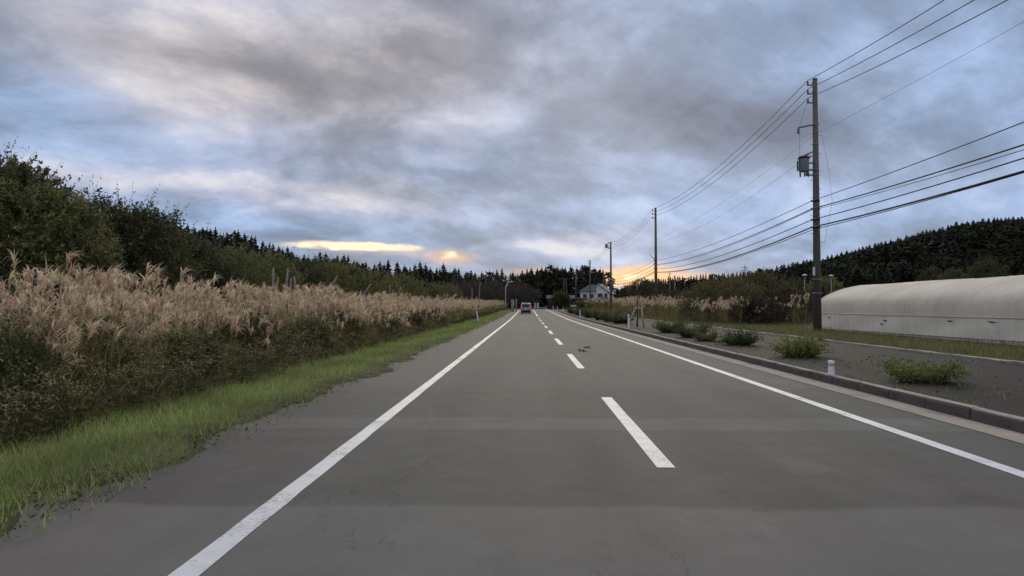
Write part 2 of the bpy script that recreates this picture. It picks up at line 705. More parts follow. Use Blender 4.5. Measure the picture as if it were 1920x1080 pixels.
M['lampw'] = mat_plain('lamp_white', (.62, .62, .60), .4, var=.08)
M['carbody'] = mat_plain('silver_paint', (.27, .285, .29), .28, .35, var=.05)
M['carred'] = mat_plain('red_lamp', (.62, .035, .03), .22, var=.05, spec=.6)
_b = M['carred'].node_tree.nodes['Principled BSDF']
_b.inputs['Emission Color'].default_value = (1, .10, .06, 1)
_b.inputs['Emission Strength'].default_value = .45
M['plate'] = mat_plain('plate', (.72, .70, .45), .5, var=.03)
M['shedred'] = mat_plain('dark_red_boards', (.045, .018, .015), .85, var=.3)

# ------------------------------------------------------------------ structure: ground, hills
def grid(name, xs, ys, zf, mat, xoff=None, smooth=True):
    xs, ys = np.asarray(xs, float), np.asarray(ys, float)
    XX, YY = np.meshgrid(xs, ys)
    ZZ = zf(XX, YY)
    if xoff is not None:
        XX = XX + xoff(YY)
    V = np.stack([XX, YY, ZZ], -1).reshape(-1, 3)
    nx, ny = len(xs), len(ys)
    F = [(j * nx + i, j * nx + i + 1, (j + 1) * nx + i + 1, (j + 1) * nx + i) for j in range(ny - 1) for i in range(nx - 1)]
    me = bpy.data.meshes.new(name)
    me.from_pydata(V.tolist(), [], F)
    me.update()
    me.materials.append(mat)
    if smooth:
        me.polygons.foreach_set('use_smooth', [True] * len(me.polygons))
    return link_mesh(name, me)


YS = np.concatenate([np.arange(-30, 70, 5), np.arange(70, 300, 8), np.arange(300, 760, 25), [900, 1200, 1800, 3000]])
XS = np.concatenate([[-2500, -1200, -700, -400], np.arange(-300, -20, 14), [-20, -14, -9, -6.2, -5, -4, -3.0, 0, 5.4, 5.56, 10.6, 12, 16, 22, 30, 40], np.arange(50, 320, 14), [400, 700, 1200, 2500]])


def ground_z(x, y):
    z = gz(x, y) - .012
    road = (x > -3.4) & (x < 10.8)
    z = np.where(road, rz(y) - .20, z)
    far = sst(195, 260, y)
    z = np.where(road & (x < 5.5), z * 1.0, z)
    return np.where(y > 230, np.minimum(z, gz(x, y) - .012), z)


tag(grid('ground', XS, YS, ground_z, M['ground']), kind='structure')
# carpets of forest floor under the two wooded hills
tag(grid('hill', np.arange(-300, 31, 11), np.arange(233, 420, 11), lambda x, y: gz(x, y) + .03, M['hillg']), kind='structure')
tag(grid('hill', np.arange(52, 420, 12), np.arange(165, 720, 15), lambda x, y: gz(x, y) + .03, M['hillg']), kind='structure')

# road deck
RY = np.concatenate([np.arange(-30, 60, 3), np.arange(60, 330, 5)])
tag(grid('road', np.array([-3.75, -3.1, -1.8, 0, 1.2, 4.1, 5.10]), RY, lambda x, y: rz(y) + 0 * x, M['asphalt'], bend), kind='structure')


def strip(name, x0, x1, y0, y1, z, mat, step=2.0, wob=0.0):
    ys = np.arange(y0, y1 + .01, min(step, (y1 - y0) / 2))
    w0, w1 = rng.normal(0, wob, len(ys)), rng.normal(0, wob, len(ys))
    V, F = [], []
    for i, y in enumerate(ys):
        b_ = float(bend(y)); zz = float(rz(y)) + z
        V += [(x0 + b_ + w0[i], y, zz), (x1 + b_ + w1[i], y, zz)]
        if i:
            F.append((2 * i - 2, 2 * i - 1, 2 * i + 1, 2 * i))
    me = bpy.data.meshes.new(name)
    me.from_pydata(V, [], F)
    me.update()
    me.materials.append(mat)
    return link_mesh(name, me)


tag(strip('edge_line', -1.89, -1.73, -25, 300, .004, M['paint'], .35, .0022), kind='structure')
tag(strip('edge_line', 4.08, 4.24, -25, 300, .004, M['paint'], .35, .0022), kind='structure')
y = 6.5 - 20
while y < 84:
    tag(strip('centre_dash', 1.13, 1.29, y, y + 5.05, .004, M['paint'], .8, .002), kind='structure')
    y += 9.9
tag(strip('centre_line', 1.13, 1.28, 90, 300, .004, M['paint'], 2.0, .002), kind='structure')

# gutter apron, kerb and frontage walk
tag(strip('gutter', 5.08, 5.50, -25, 300, .006, M['gutter'], .6, .006), kind='structure')


def sweep(name, prof, y0, y1, step, mat, jit=.0):
    ys = np.arange(y0, y1, step)
    V, F = [], []
    n = len(prof)
    for i, y in enumerate(ys):
        for (px_, pz_) in prof:
            V.append((px_ + float(bend(y)) + random.gauss(0, jit), y, pz_ + float(rz(y)) + random.gauss(0, jit)))
        if i:
            for k_ in range(n - 1):
                F.append(((i - 1) * n + k_, (i - 1) * n + k_ + 1, i * n + k_ + 1, i * n + k_))
    me = bpy.data.meshes.new(name)
    me.from_pydata(V, [], F)
    me.update()
    me.materials.append(mat)
    return link_mesh(name, me)


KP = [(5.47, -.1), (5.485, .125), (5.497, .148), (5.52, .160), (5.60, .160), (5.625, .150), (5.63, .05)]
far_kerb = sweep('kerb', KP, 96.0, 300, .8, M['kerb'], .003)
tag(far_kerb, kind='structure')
sm = []
for k_ in range(4):
    V_, F_ = [], []
    for i, yv in enumerate((0.0, .012, .5, .988, 1.0)):
        for j, (px_, pz_) in enumerate(KP):
            inn = .008 if i in (0, 4) and j not in (0, 6) else 0.0
            V_.append((px_ + random.gauss(0, .004) + inn * (1 if j < 3 else 0), yv * .985, pz_ - inn * (1 if j in (2, 3, 4) else 0) + random.gauss(0, .003)))
    for i in range(4):
        for j in range(6):
            F_.append((i * 7 + j, i * 7 + j + 1, (i + 1) * 7 + j + 1, (i + 1) * 7 + j))
    F_ += [tuple(range(6, -1, -1)), tuple(range(28, 35))]
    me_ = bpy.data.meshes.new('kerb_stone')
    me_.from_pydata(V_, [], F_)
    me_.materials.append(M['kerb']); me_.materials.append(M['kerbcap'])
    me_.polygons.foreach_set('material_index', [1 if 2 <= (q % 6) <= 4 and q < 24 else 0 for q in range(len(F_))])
    sm.append(me_)
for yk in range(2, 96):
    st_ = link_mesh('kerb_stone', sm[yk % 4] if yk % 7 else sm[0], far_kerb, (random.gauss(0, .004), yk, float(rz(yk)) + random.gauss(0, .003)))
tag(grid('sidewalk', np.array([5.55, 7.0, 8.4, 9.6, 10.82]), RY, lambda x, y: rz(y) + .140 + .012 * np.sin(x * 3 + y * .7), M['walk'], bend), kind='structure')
tag(sweep('edging', [(10.74, .10), (10.745, .185), (10.77, .195), (10.87, .195), (10.90, .18), (10.90, .05)], -25, 190, .5, M['kerbtop'], .008), kind='structure')

# ------------------------------------------------------------------ left verge: soil and grass
vy = np.concatenate([np.arange(-10, 40, .25), np.arange(40, 200, 1.0)])
vx = np.linspace(0, 1, 12)
S = Soup()
edge = -3.14 + np.convolve(rng.normal(0, .30, len(vy) + 8), np.ones(5) / 5, 'same')[4:-4] + .06 * np.sin(vy * .9)
VX = edge[:, None] * (1 - vx)[None] + (-8.0) * vx[None]
VY = np.repeat(vy[:, None], 12, 1)
VZ = np.where(vx[None] == 0, -.02, .018 + .03 * np.sin(VX * 5 + VY * 1.7) ** 2 * (vx[None] < .6)) + rz(VY) - .13 * sst(3.4, 6.2, -VX) + rng.normal(0, .010, VX.shape)
VZ[:, 0] = rz(vy) - .03
nx, ny = 12, len(vy)
jj, ii = np.meshgrid(np.arange(ny - 1), np.arange(nx - 1), indexing='ij')
a0 = (jj * nx + ii).ravel()
T = np.concatenate([np.stack([a0, a0 + nx, a0 + nx + 1], 1), np.stack([a0, a0 + nx + 1, a0 + 1], 1)])
d = (edge[:, None] - VX)
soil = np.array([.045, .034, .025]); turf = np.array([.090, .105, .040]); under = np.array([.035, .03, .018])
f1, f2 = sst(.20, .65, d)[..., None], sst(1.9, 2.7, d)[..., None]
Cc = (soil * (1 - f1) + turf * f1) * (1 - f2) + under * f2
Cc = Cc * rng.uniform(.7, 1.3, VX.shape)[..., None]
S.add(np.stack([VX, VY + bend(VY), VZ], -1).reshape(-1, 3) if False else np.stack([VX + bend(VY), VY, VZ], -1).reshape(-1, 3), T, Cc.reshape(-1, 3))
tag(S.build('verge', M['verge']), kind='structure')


def verge_z(x, y):
    return rz(y) - .13 * sst(3.4, 6.2, -np.asarray(x)) + .015


S = Soup()
n = 62000
yy = 3.0 * np.exp(rng.uniform(0, 1, n) * math.log(150 / 3.0))
xx = -rng.uniform(3.02, 6.1, n)
lump = np.sin(xx * 4.1 + yy * 1.3) * np.sin(yy * 2.2 + xx) * .5 + .5
keep = rng.uniform(0, 1, n) < (.08 + .92 * sst(3.16, 3.8, -xx + .22 * np.sin(yy * 1.9) * np.sin(yy * .63 + 1)))
xx, yy, lump = xx[keep], yy[keep], lump[keep]
n = len(xx)
h = (rng.uniform(.05, .15, n) + .17 * lump * rng.uniform(.3, 1, n) * sst(3.2, 4.2, -xx)) * (1 + .35 * sst(12, 60, yy)) + .12 * sst(4.9, 5.9, -xx) * rng.uniform(0, 1, n)
P = np.stack([xx + bend(yy), yy, verge_z(xx, yy) - .01], 1)
cg = tint(n, (.205, .270, .072), (.43, .49, .15), .25)
cg *= (.62 + .55 * (np.sin(xx * 2.3 + yy * .7) * np.sin(yy * 1.1 - xx) * .5 + .5))[:, None]
dry = rng.uniform(0, 1, n) < .14
cg[dry] = tint(dry.sum(), (.22, .19, .10), (.30, .26, .14))
blades(S, P, rng.uniform(0, 6.28, n), h, h * rng.uniform(.2, .9, n), rng.uniform(.006, .013, n) * (1 + sst(8, 60, yy) * 3), cg, 2, .15)
# low broad weeds along the ragged edge
n = 1000
yy = 3.0 * np.exp(rng.uniform(0, 1, n) * math.log(90 / 3.0))
xx = -3.15 - np.abs(rng.normal(0, .28, n))
P = np.stack([xx, yy, verge_z(xx, yy) + rng.uniform(0, .05, n)], 1)
D = np.stack([rng.normal(0, 1, n), rng.normal(0, 1, n), rng.uniform(.1, .9, n)], 1)
leaves(S, P, D, rng.uniform(.03, .08, n), rng.uniform(.012, .03, n), tint(n, (.06, .065, .025), (.15, .15, .06), .3))
tag(S.build('grass', M['grass']), 'short green grass verge along the road shoulder', 'grass', kind='stuff')

# dead leaves and grit along the broken asphalt edge
S = Soup()
n = 700
yy = 3.0 * np.exp(rng.uniform(0, 1, n) * math.log(60 / 3.0))
xx = -3.16 - rng.normal(0, .12, n) + .06 * np.sin(yy * .9)
D = np.stack([rng.normal(0, 1, n), rng.normal(0, 1, n), rng.uniform(-.1, .35, n)], 1)
leaves(S, np.stack([xx, yy, rz(yy) + rng.uniform(.004, .03, n)], 1), D, rng.uniform(.008, .034, n), rng.uniform(.005, .018, n), tint(n, (.030, .022, .015), (.085, .062, .040), .4))
tag(S.build('leaf_litter', M['verge']), 'dead leaves and grit along the ragged asphalt edge', 'leaf litter', kind='stuff')


# ------------------------------------------------------------------ pampas grass
def pampas(S, xs, ys, zs, hs, nleaf=6, nplume=12, wmul=1.0, wind=0.0, plume_frac=1.0):
    n = len(xs)
    P = np.stack([xs, ys, zs], 1)
    head = rng.normal(wind, 1.1, n)
    lean = hs * rng.uniform(.06, .34, n)
    cs = tint(n, (.13, .12, .05), (.22, .17, .08), .2)
    blades(S, P, head, hs, lean, .010 * wmul, cs, 2)
    # leaves
    Pl = np.repeat(P, nleaf, 0)
    m = len(Pl)
    hl = np.repeat(hs, nleaf) * rng.uniform(.42, .95, m)
    up = np.repeat(hs, nleaf) * rng.uniform(0, .45, m)
    Pl = Pl + np.stack([rng.normal(0, .05, m), rng.normal(0, .05, m), up], 1)
    blades(S, Pl, rng.uniform(0, 6.28, m), hl, hl * rng.uniform(.3, .85, m), rng.uniform(.010, .020, m) * wmul,
           tint(m, (.085, .090, .030), (.27, .225, .10), .3), 3, rng.uniform(.35, .75, m), tint(m, (.14, .12, .05), (.26, .20, .10), .2))
    # plume: a fan of drooping racemes
    k_ = rng.uniform(0, 1, n) < plume_frac
    tip = P + np.stack([np.cos(head) * lean, np.sin(head) * lean, hs], 1)
    tip, hd = tip[k_] - np.array([0, 0, .05]), head[k_]
    n = len(tip)
    q = np.repeat(tip, nplume, 0)
    m = len(q)
    q = q + np.stack([np.zeros(m), np.zeros(m), rng.uniform(-.07, .05, m)], 1)
    L = np.repeat(rng.uniform(.20, .44, n), nplume) * rng.uniform(.7, 1.1, m)
    base = tint(n, (.54, .38, .25), (.86, .67, .48), .14)
    gold = rng.uniform(0, 1, n) < .25
    base[gold] = tint(gold.sum(), (.58, .48, .30), (.72, .60, .38), .1)
    base = np.repeat(base, nplume, 0) * rng.uniform(.8, 1.15, (m, 1))
    blades(S, q, np.repeat(hd, nplume) + rng.normal(0, .6, m), L, L * rng.uniform(.15, 1.0, m), rng.uniform(.022, .046, m) * wmul, base, 3,
           rng.uniform(.1, 1.0, m), np.minimum(base * 1.12, .85), mid=1.2)


def clumps(x0, x1, y0, y1, ncl, per, hlo, hhi, power=0.0):
    yc = y0 + (y1 - y0) * rng.uniform(0, 1, ncl) ** (1 + power)
    xc = rng.uniform(x0, x1, ncl)
    hc = rng.uniform(hlo, hhi, ncl)
    xs = np.repeat(xc, per) + rng.normal(0, .22, ncl * per)
    ys = np.repeat(yc, per) + rng.normal(0, .22, ncl * per)
    hs = np.repeat(hc, per) * (1.08 - .42 * rng.uniform(0, 1, ncl * per) ** 1.5)
    return xs, ys, hs


def lumps(x, y, k=1.0, ph=0.0):
    """a slow uneven pattern over the field, about -1 to 1"""
    return (np.sin(x * .9 * k + y * .55 * k + ph) + np.sin(-x * .6 * k + y * .93 * k + 1.7 + ph) + np.sin(x * 1.7 * k - y * 1.31 * k + .4 + ph)) / 2.2


S = Soup()
xs, ys, hs = clumps(-12.5, -6.0, 3.0, 48, 880, 8, 1.3, 2.3)
front = sst(8.2, 6.4, -xs)
kp = lumps(xs, ys, 1.0) > -.80 + 1.0 * front
xs, ys, hs, front = xs[kp], ys[kp], hs[kp], front[kp]
hs = hs * (.80 + .22 * sst(6.0, 8.0, -xs)) * (1 - .10 * sst(20, 50, ys)) * (.93 + .20 * lumps(xs, ys, .75, 2.0))
hs = np.minimum(hs, 2.16 + rng.uniform(-.2, .1, len(hs)))
pampas(S, xs, ys, verge_z(xs, ys) - .03, hs, 8, 14, 1.0, 0.0, .9)
xs, ys, hs = clumps(-15, -5.9, 48, 110, 520, 6, 1.5, 2.1)
pampas(S, xs, ys, verge_z(xs, ys), hs * (.95 + .16 * lumps(xs, ys, .5, 1.0)), 4, 8, 1.4, 0.0, .8)
xs, ys, hs = clumps(-19, -5.8, 100, 215, 560, 5, 1.5, 2.1)
pampas(S, xs + bend(ys), ys, verge_z(xs, ys), hs, 3, 6, 2.6)
tag(S.build('pampas_grass', M['plume']), 'tall pampas grass with tan feathery plumes along the road verge', 'pampas grass', kind='stuff')

S = Soup()
xs, ys, hs = clumps(12.5, 20, 62, 112, 210, 6, 1.5, 2.1)
pampas(S, xs, ys, gz(xs, ys), hs, 4, 7, 1.7)
xs, ys, hs = clumps(12.5, 26, 112, 190, 220, 5, 1.6, 2.2)
pampas(S, xs, ys, gz(xs, ys), hs, 3, 6, 2.4)
xs, ys, hs = clumps(12.6, 16.0, 48, 62, 40, 7, 1.1, 1.7)
pampas(S, xs, ys, gz(xs, ys), hs, 4, 8, 1.5)
xs, ys, hs = clumps(17.5, 19.5, 47, 52, 7, 6, 1.6, 2.1)
pampas(S, xs, ys, gz(xs, ys), hs, 4, 8, 1.5)
tag(S.build('pampas_grass', M['plume']), 'pale pampas grass beyond the sidewalk around the utility poles', 'pampas grass', kind='stuff')

# leafy weeds in front of the pampas, with pale seed heads
S = Soup()


def weeds(S, xs, ys, zs, hs, ca, cb, heads=.5, nl=14, lsc=1.0):
    n = len(xs)
    P = np.stack([xs, ys, zs], 1)
    head = rng.uniform(0, 6.28, n)
    lean = hs * rng.uniform(.05, .3, n)
    blades(S, P, head, hs, lean, .012 * lsc, tint(n, (.06, .045, .025), (.10, .08, .04)), 2)
    s = rng.uniform(.12, 1, (n, nl))
    q = P[:, None, :] + np.stack([np.cos(head)[:, None] * lean[:, None] * s ** 1.7, np.sin(head)[:, None] * lean[:, None] * s ** 1.7, hs[:, None] * s], 2)
    m = n * nl
    D = np.stack([rng.normal(0, 1, m), rng.normal(0, 1, m), rng.uniform(-.4, .7, m)], 1)
    leaves(S, q.reshape(-1, 3), D, rng.uniform(.06, .17, m) * lsc, rng.uniform(.015, .045, m) * lsc, tint(m, ca, cb, .35))
    k_ = rng.uniform(0, 1, n) < heads
    tip = P[k_] + np.stack([np.cos(head[k_]) * lean[k_], np.sin(head[k_]) * lean[k_], hs[k_]], 1)
    nh = 26
    q = np.repeat(tip, nh, 0)
    m = len(q)
    q = q + rng.normal(0, .07, (m, 3)) * np.array([1, 1, .5]) * lsc
    leaves(S, q, rng.normal(0, 1, (m, 3)) + np.array([0, 0, .6]), rng.uniform(.025, .055, m) * lsc, rng.uniform(.008, .018, m) * lsc, tint(m, (.26, .215, .11), (.48, .39, .20), .2))


n = 1500
ys = 3.2 * np.exp(rng.uniform(0, 1, n) * math.log(60 / 3.2))
xs = -5.35 - np.abs(rng.normal(0, .75, n))
hs = rng.uniform(.45, 1.05, n) * (.65 + .5 * sst(5.3, 6.8, -xs))
weeds(S, xs, ys, verge_z(xs, ys) - .02, hs, (.055, .056, .024), (.19, .15, .070), .22, 8)
n = 1500
ys = 4.0 * np.exp(rng.uniform(0, 1, n) * math.log(55 / 4.0))
xs = -6.0 - rng.uniform(0, 1, n) ** 1.4 * 3.2
kp = lumps(xs, ys, 1.0) < .55
xs, ys = xs[kp], ys[kp]
n = len(xs)
hs = rng.uniform(.55, 1.25, n) * (1 + .15 * lumps(xs, ys, .8, 3.0))
weeds(S, xs, ys, verge_z(xs, ys) - .02, hs, (.060, .070, .026), (.25, .235, .085), .55, 15, 1.0)
n = 15000
ys = 3.5 * np.exp(rng.uniform(0, 1, n) * math.log(60 / 3.5))
xs = -5.5 - rng.uniform(0, 1, n) ** 1.2 * 3.0
hb = rng.uniform(.35, 1.35, n) * (.55 + .5 * sst(5.4, 6.6, -xs)) * (1 + .25 * lumps(xs, ys, 1.1, 1.0))
cb_ = tint(n, (.070, .074, .025), (.28, .235, .095), .3)
dry = rng.uniform(0, 1, n) < .22
cb_[dry] = tint(dry.sum(), (.28, .22, .11), (.46, .37, .21))
blades(S, np.stack([xs, ys, verge_z(xs, ys) - .02], 1), rng.uniform(0, 6.28, n), hb, hb * rng.uniform(.3, 1.0, n), rng.uniform(.010, .022, n) * (1 + sst(15, 60, ys)), cb_, 3, rng.uniform(.2, .7, n))
n = 700
ys = rng.uniform(50, 190, n)
xs = -5.3 - np.abs(rng.normal(0, .8, n))
weeds(S, xs + bend(ys), ys, verge_z(xs, ys), rng.uniform(.4, .9, n), (.040, .050, .018), (.12, .11, .05), .35, 10, 2.2)
tag(S.build('weeds', M['leaf']), 'dark leafy weeds with pale seed heads in front of the pampas', 'weeds', kind='stuff')

# rough grass lawn beyond the sidewalk
S = Soup()
n = 30000
yy = 15 * np.exp(rng.uniform(0, 1, n) * math.log(190 / 15.0))
xx = 10.92 + np.abs(rng.uniform(0, 1, n)) ** 1.2 * np.where(yy < 42, 4.9, 9.5)
hh = rng.uniform(.06, .22, n) * (1 + 1.2 * sst(45, 120, yy)) + .10 * (np.sin(xx * 3 + yy * .8) > .4)
blades(S, np.stack([xx, yy, gz(xx, yy) - .02], 1), rng.uniform(0, 6.28, n), hh, hh * rng.uniform(.2, .9, n), rng.uniform(.010, .022, n) * (1 + sst(20, 90, yy) * 2.5),
       tint(n, (.09, .10, .03), (.30, .25, .10), .3), 2, .2)
tag(S.build('grass', M['grass']), 'rough yellow green grass strip beside the greenhouse', 'grass', kind='stuff')


# ------------------------------------------------------------------ trees and bushes
def leafy(name, label, cat, loc, lobes, n_shoot, leaf, ca, cb, shoot=.45, trunk_r=.12, trunk_h=None, group=None, per=16, up=.55, cover=1.0, bare=None, inner=.4, stems=1):
    """a tree or bush: forked trunk, limbs to each lobe, shoots with leaves through each lobe's volume"""
    root = empty(name, loc)
    tag(root, label, cat, group)
    lobes = np.asarray(lobes, float)
    b = MB()
    low = min(lobes[:, 2] - lobes[:, 5])
    th = trunk_h if trunk_h is not None else max(.15, low + .25)
    for s_ in range(stems):
        ox, oy = (random.uniform(-.25, .25) * stems * .5, random.uniform(-.25, .25) * stems * .5) if stems > 1 else (0, 0)
        fork = Vector((ox + random.uniform(-.1, .1), oy + random.uniform(-.1, .1), th))
        b.tube([(ox, oy, -.15), (ox * 1.05, oy, th * .5), fork], [trunk_r * 1.25, trunk_r, trunk_r * .85], 7)
        for q in lobes[s_::stems]:
            c = Vector(q[:3])
            mid = fork.lerp(c, .5) + Vector((random.uniform(-.1, .1), random.uniform(-.1, .1), .08 * q[5]))
            b.tube([fork, mid, c, c + Vector((random.uniform(-.2, .2) * q[3], random.uniform(-.2, .2) * q[4], q[5] * .7))],
                   [trunk_r * .6, trunk_r * .4, trunk_r * .22, trunk_r * .06], 5)
    b.build('trunk' if cat == 'tree' else 'stem', bare or M['bark'], root, True)
    S = Soup()
    area = lobes[:, 3] * lobes[:, 4] + lobes[:, 4] * lobes[:, 5]
    idx = rng.choice(len(lobes), n_shoot, p=area / area.sum())
    Q = lobes[idx]
    d_ = unit(rng.normal(size=(n_shoot, 3)) + np.array([0, 0, .25]))
    rad = rng.uniform(inner, .98, n_shoot) ** .6
    st = Q[:, :3] + d_ * Q[:, 3:6] * rad[:, None]
    dr = unit(d_ * .7 + np.array([0, 0, up]) + rng.normal(0, .35, (n_shoot, 3)))
    ln = shoot * rng.uniform(.5, 1.3, n_shoot)
    spray = rng.uniform(0, 1, n_shoot) < .10        # long shoots that stand clear of the crown
    ln[spray] *= rng.uniform(1.5, 2.6, spray.sum())
    dr[spray] = unit(dr[spray] + np.array([0, 0, .7]))
    # clump colour: neighbouring shoots share a tint
    ph = np.sin(st[:, 0] * 2.1 + lobes[idx, 0]) * np.sin(st[:, 1] * 2.3 + 1) * np.sin(st[:, 2] * 2.6 + 2)
    tt = np.clip(.5 + .55 * ph + rng.normal(0, .22, n_shoot), 0, 1)[:, None]
    sc_ = np.asarray(ca)[None] * (1 - tt) + np.asarray(cb)[None] * tt
    s = rng.uniform(.05, 1, (n_shoot, per))
    pos = st[:, None] + dr[:, None] * (ln[:, None] * s)[..., None]
    pos[..., 2] -= (ln[:, None] * s ** 2) * .12
    m = n_shoot * per
    D = np.repeat(dr, per, 0) * .55 + rng.normal(0, .75, (m, 3))
    D[:, 2] -= .1
    lsz = leaf * rng.uniform(.6, 1.25, m) * np.repeat(np.where(spray, .7, 1.0), per)
    leaves(S, pos.reshape(-1, 3), D, lsz, lsz * rng.uniform(.35, .6, m), np.repeat(sc_, per, 0) * rng.uniform(.7, 1.3, (m, 1)))
    # the twig that carries each shoot
    tw = np.stack([st, st + dr * ln[:, None] * .5 + rng.normal(0, .01, st.shape), st + dr * ln[:, None]], 1)
    sd_ = unit(np.cross(dr, rng.normal(size=dr.shape))) * leaf * .06
    V = np.stack([st - sd_, st + sd_, tw[:, 2]], 1)
    S.add(V, np.arange(n_shoot * 3).reshape(-1, 3), np.array([.045, .035, .025]))
    S.build('crown' if cat == 'tree' else 'foliage', M['leaf'], root)
    return root


DK, MD, OL, BR, YG = (.058, .062, .028), (.128, .130, .050), (.25, .24, .085), (.16, .118, .070), (.29, .26, .09)

# big trees standing behind the pampas, nearest first
p = ray(60, 560, 19)
leafy('tree', 'rounded olive tree nearest the camera behind the pampas, cut by the frame', 'tree', (p.x, 19, -.13),
      [(0, 0, 3.4, 1.7, 1.7, 1.3), (-1.4, .3, 3.9, 1.5, 1.5, 1.3), (1.0, -.2, 2.6, 1.25, 1.3, 1.0), (-.6, .2, 4.5, 1.1, 1.1, .75), (1.1, .4, 1.7, 1.2, 1.2, .8), (-1.6, 0, 2.2, 1.4, 1.4, 1.0)],
      2600, .12, DK, OL, .50, .16, 1.5, per=20, up=.4)
p = ray(-60, 560, 26)
leafy('tree', 'tall dark tree rising highest behind the olive tree at the frame edge', 'tree', (p.x, 26, -.13),
      [(0, 0, 4.2, 2.0, 1.8, 1.6), (1.3, 0, 5.3, 1.5, 1.4, 1.2), (.4, .4, 6.1, 1.1, 1.1, .9), (1.9, -.2, 3.6, 1.5, 1.4, 1.3)],
      1900, .13, DK, MD, .6, .18, 1.8, per=18)
p = ray(215, 560, 25)
leafy('tree', 'dark twiggy tree with thin upright shoots right behind the pampas plumes', 'tree', (p.x, 25, -.13),
      [(0, 0, 3.4, 1.8, 1.6, 1.3), (-.9, 0, 4.2, 1.2, 1.2, .9), (.9, .2, 3.9, 1.1, 1.2, .9), (1.5, 0, 2.6, 1.2, 1.3, 1.0), (-1.6, .2, 2.8, 1.3, 1.3, 1.0)],
      2200, .12, DK, MD, .7, .14, 1.4, per=17, up=.8)
p = ray(330, 560, 33)
leafy('tree', 'dark tree where the near tree row slopes down to the conifer ridge', 'tree', (p.x, 33, -.13),
      [(-.4, 0, 3.3, 1.9, 1.6, 1.4), (-1.3, 0, 4.2, 1.1, 1.2, .9), (.9, .2, 3.0, 1.4, 1.3, 1.1), (1.9, 0, 2.3, 1.3, 1.3, .9)],
      2000, .13, DK, MD, .7, .14, 1.4, per=17, up=.7)

brush = [  # u, Y, top v, half width m, colours, label
    (395, 48, 467, 2.99, DK, MD, 'dark shrubby tree just past the near tree row below the conifers'),
    (440, 56, 461, 2.99, MD, OL, 'light green bushy tree above the pampas near the first dead trunks'),
    (500, 64, 469, 3.33, MD, OL, 'wide olive bushy tree behind the forked dead trunks'),
    (560, 72, 485, 3.45, DK, MD, 'dark low tree between the dead trunks and the ridge'),
    (605, 78, 481, 3.56, MD, OL, 'olive tree under the three conifer spires'),
    (650, 84, 491, 3.45, DK, OL, 'mixed green tree beside the leaning dead trunk'),
    (700, 92, 505, 4.14, MD, YG, 'yellowish green round tree over the far pampas'),
    (748, 104, 511, 3.91, MD, OL, 'olive tree next after the yellowish round tree'),
    (790, 118, 525, 3.91, DK, OL, 'low dark green tree before the brown thicket'),
    (830, 128, 531, 3.91, MD, OL, 'low scrubby tree in front of the brown thicket'),
]
for u, Y, tv, w, ca, cb, lab in brush:
    b_ = ray(u, 560, Y)
    top = ray(u, tv, Y).z
    g = float(gz(b_.x, Y))
    H = top - g
    leafy('tree', lab, 'tree', (b_.x, Y, g),
          [(0, 0, H * .62, w * .8, w * .8, H * .34), (-w * .5, 0, H * .45, w * .55, w * .6, H * .32), (w * .5, .2, H * .42, w * .55, w * .6, H * .32), (w * .1, -.3, H * .28, w * .8, w * .6, H * .25)],
          1150, .20, ca, cb, .7, .13, H * .3, group='trees behind the pampas field', per=13, up=.5)

for (x, y, r_, h, ca, cb, lab) in [
        (-6.6, 8.6, .75, 1.25, (.06, .07, .026), (.22, .21, .075), 'olive leafy bush nearest the camera in the pampas bank'),
        (-7.3, 11.4, .80, 1.45, (.05, .06, .022), (.17, .165, .06), 'dark green bush standing in the near pampas, second from the camera'),
        (-6.5, 13.6, .70, 1.05, (.07, .072, .030), (.25, .22, .09), 'low tan green bush at the pampas foot, third from the camera'),
        (-6.7, 16.8, .85, 1.35, (.05, .058, .022), (.18, .17, .062), 'green bush below the plumes, fourth from the camera'),
        (-6.4, 20.5, .80, 1.10, (.08, .075, .034), (.25, .20, .09), 'brownish bush at the pampas foot below the forked dead trunk'),
        (-6.7, 25.0, .95, 1.35, (.055, .060, .024), (.19, .17, .065), 'dark olive bush midway along the pampas bank'),
        (-6.4, 31.0, 1.0, 1.20, (.07, .07, .03), (.22, .19, .08), 'brownish round bush past the middle of the pampas bank'),
        (-6.5, 38.0, 1.1, 1.30, (.05, .058, .022), (.16, .15, .058), 'far dark bush at the pampas foot before the leaning post'),
        (-6.4, 46.0, 1.2, 1.25, (.06, .062, .026), (.18, .165, .065), 'farthest bush of the pampas bank by the leaning post')]:
    leafy('bush', lab, 'bush', (x, y, float(verge_z(x, y)) - .02),
          [(0, 0, h * .58, r_ * .7, r_ * .7, h * .34), (-r_ * .5, .1, h * .40, r_ * .5, r_ * .55, h * .30), (r_ * .45, -.1, h * .36, r_ * .5, r_ * .55, h * .28), (0, r_ * .5, h * .44, r_ * .6, r_ * .5, h * .32)],
          420, .060 + y * .0009, ca, cb, .34, .025, .12, group='bushes in the pampas bank', per=16, up=.6, stems=4)

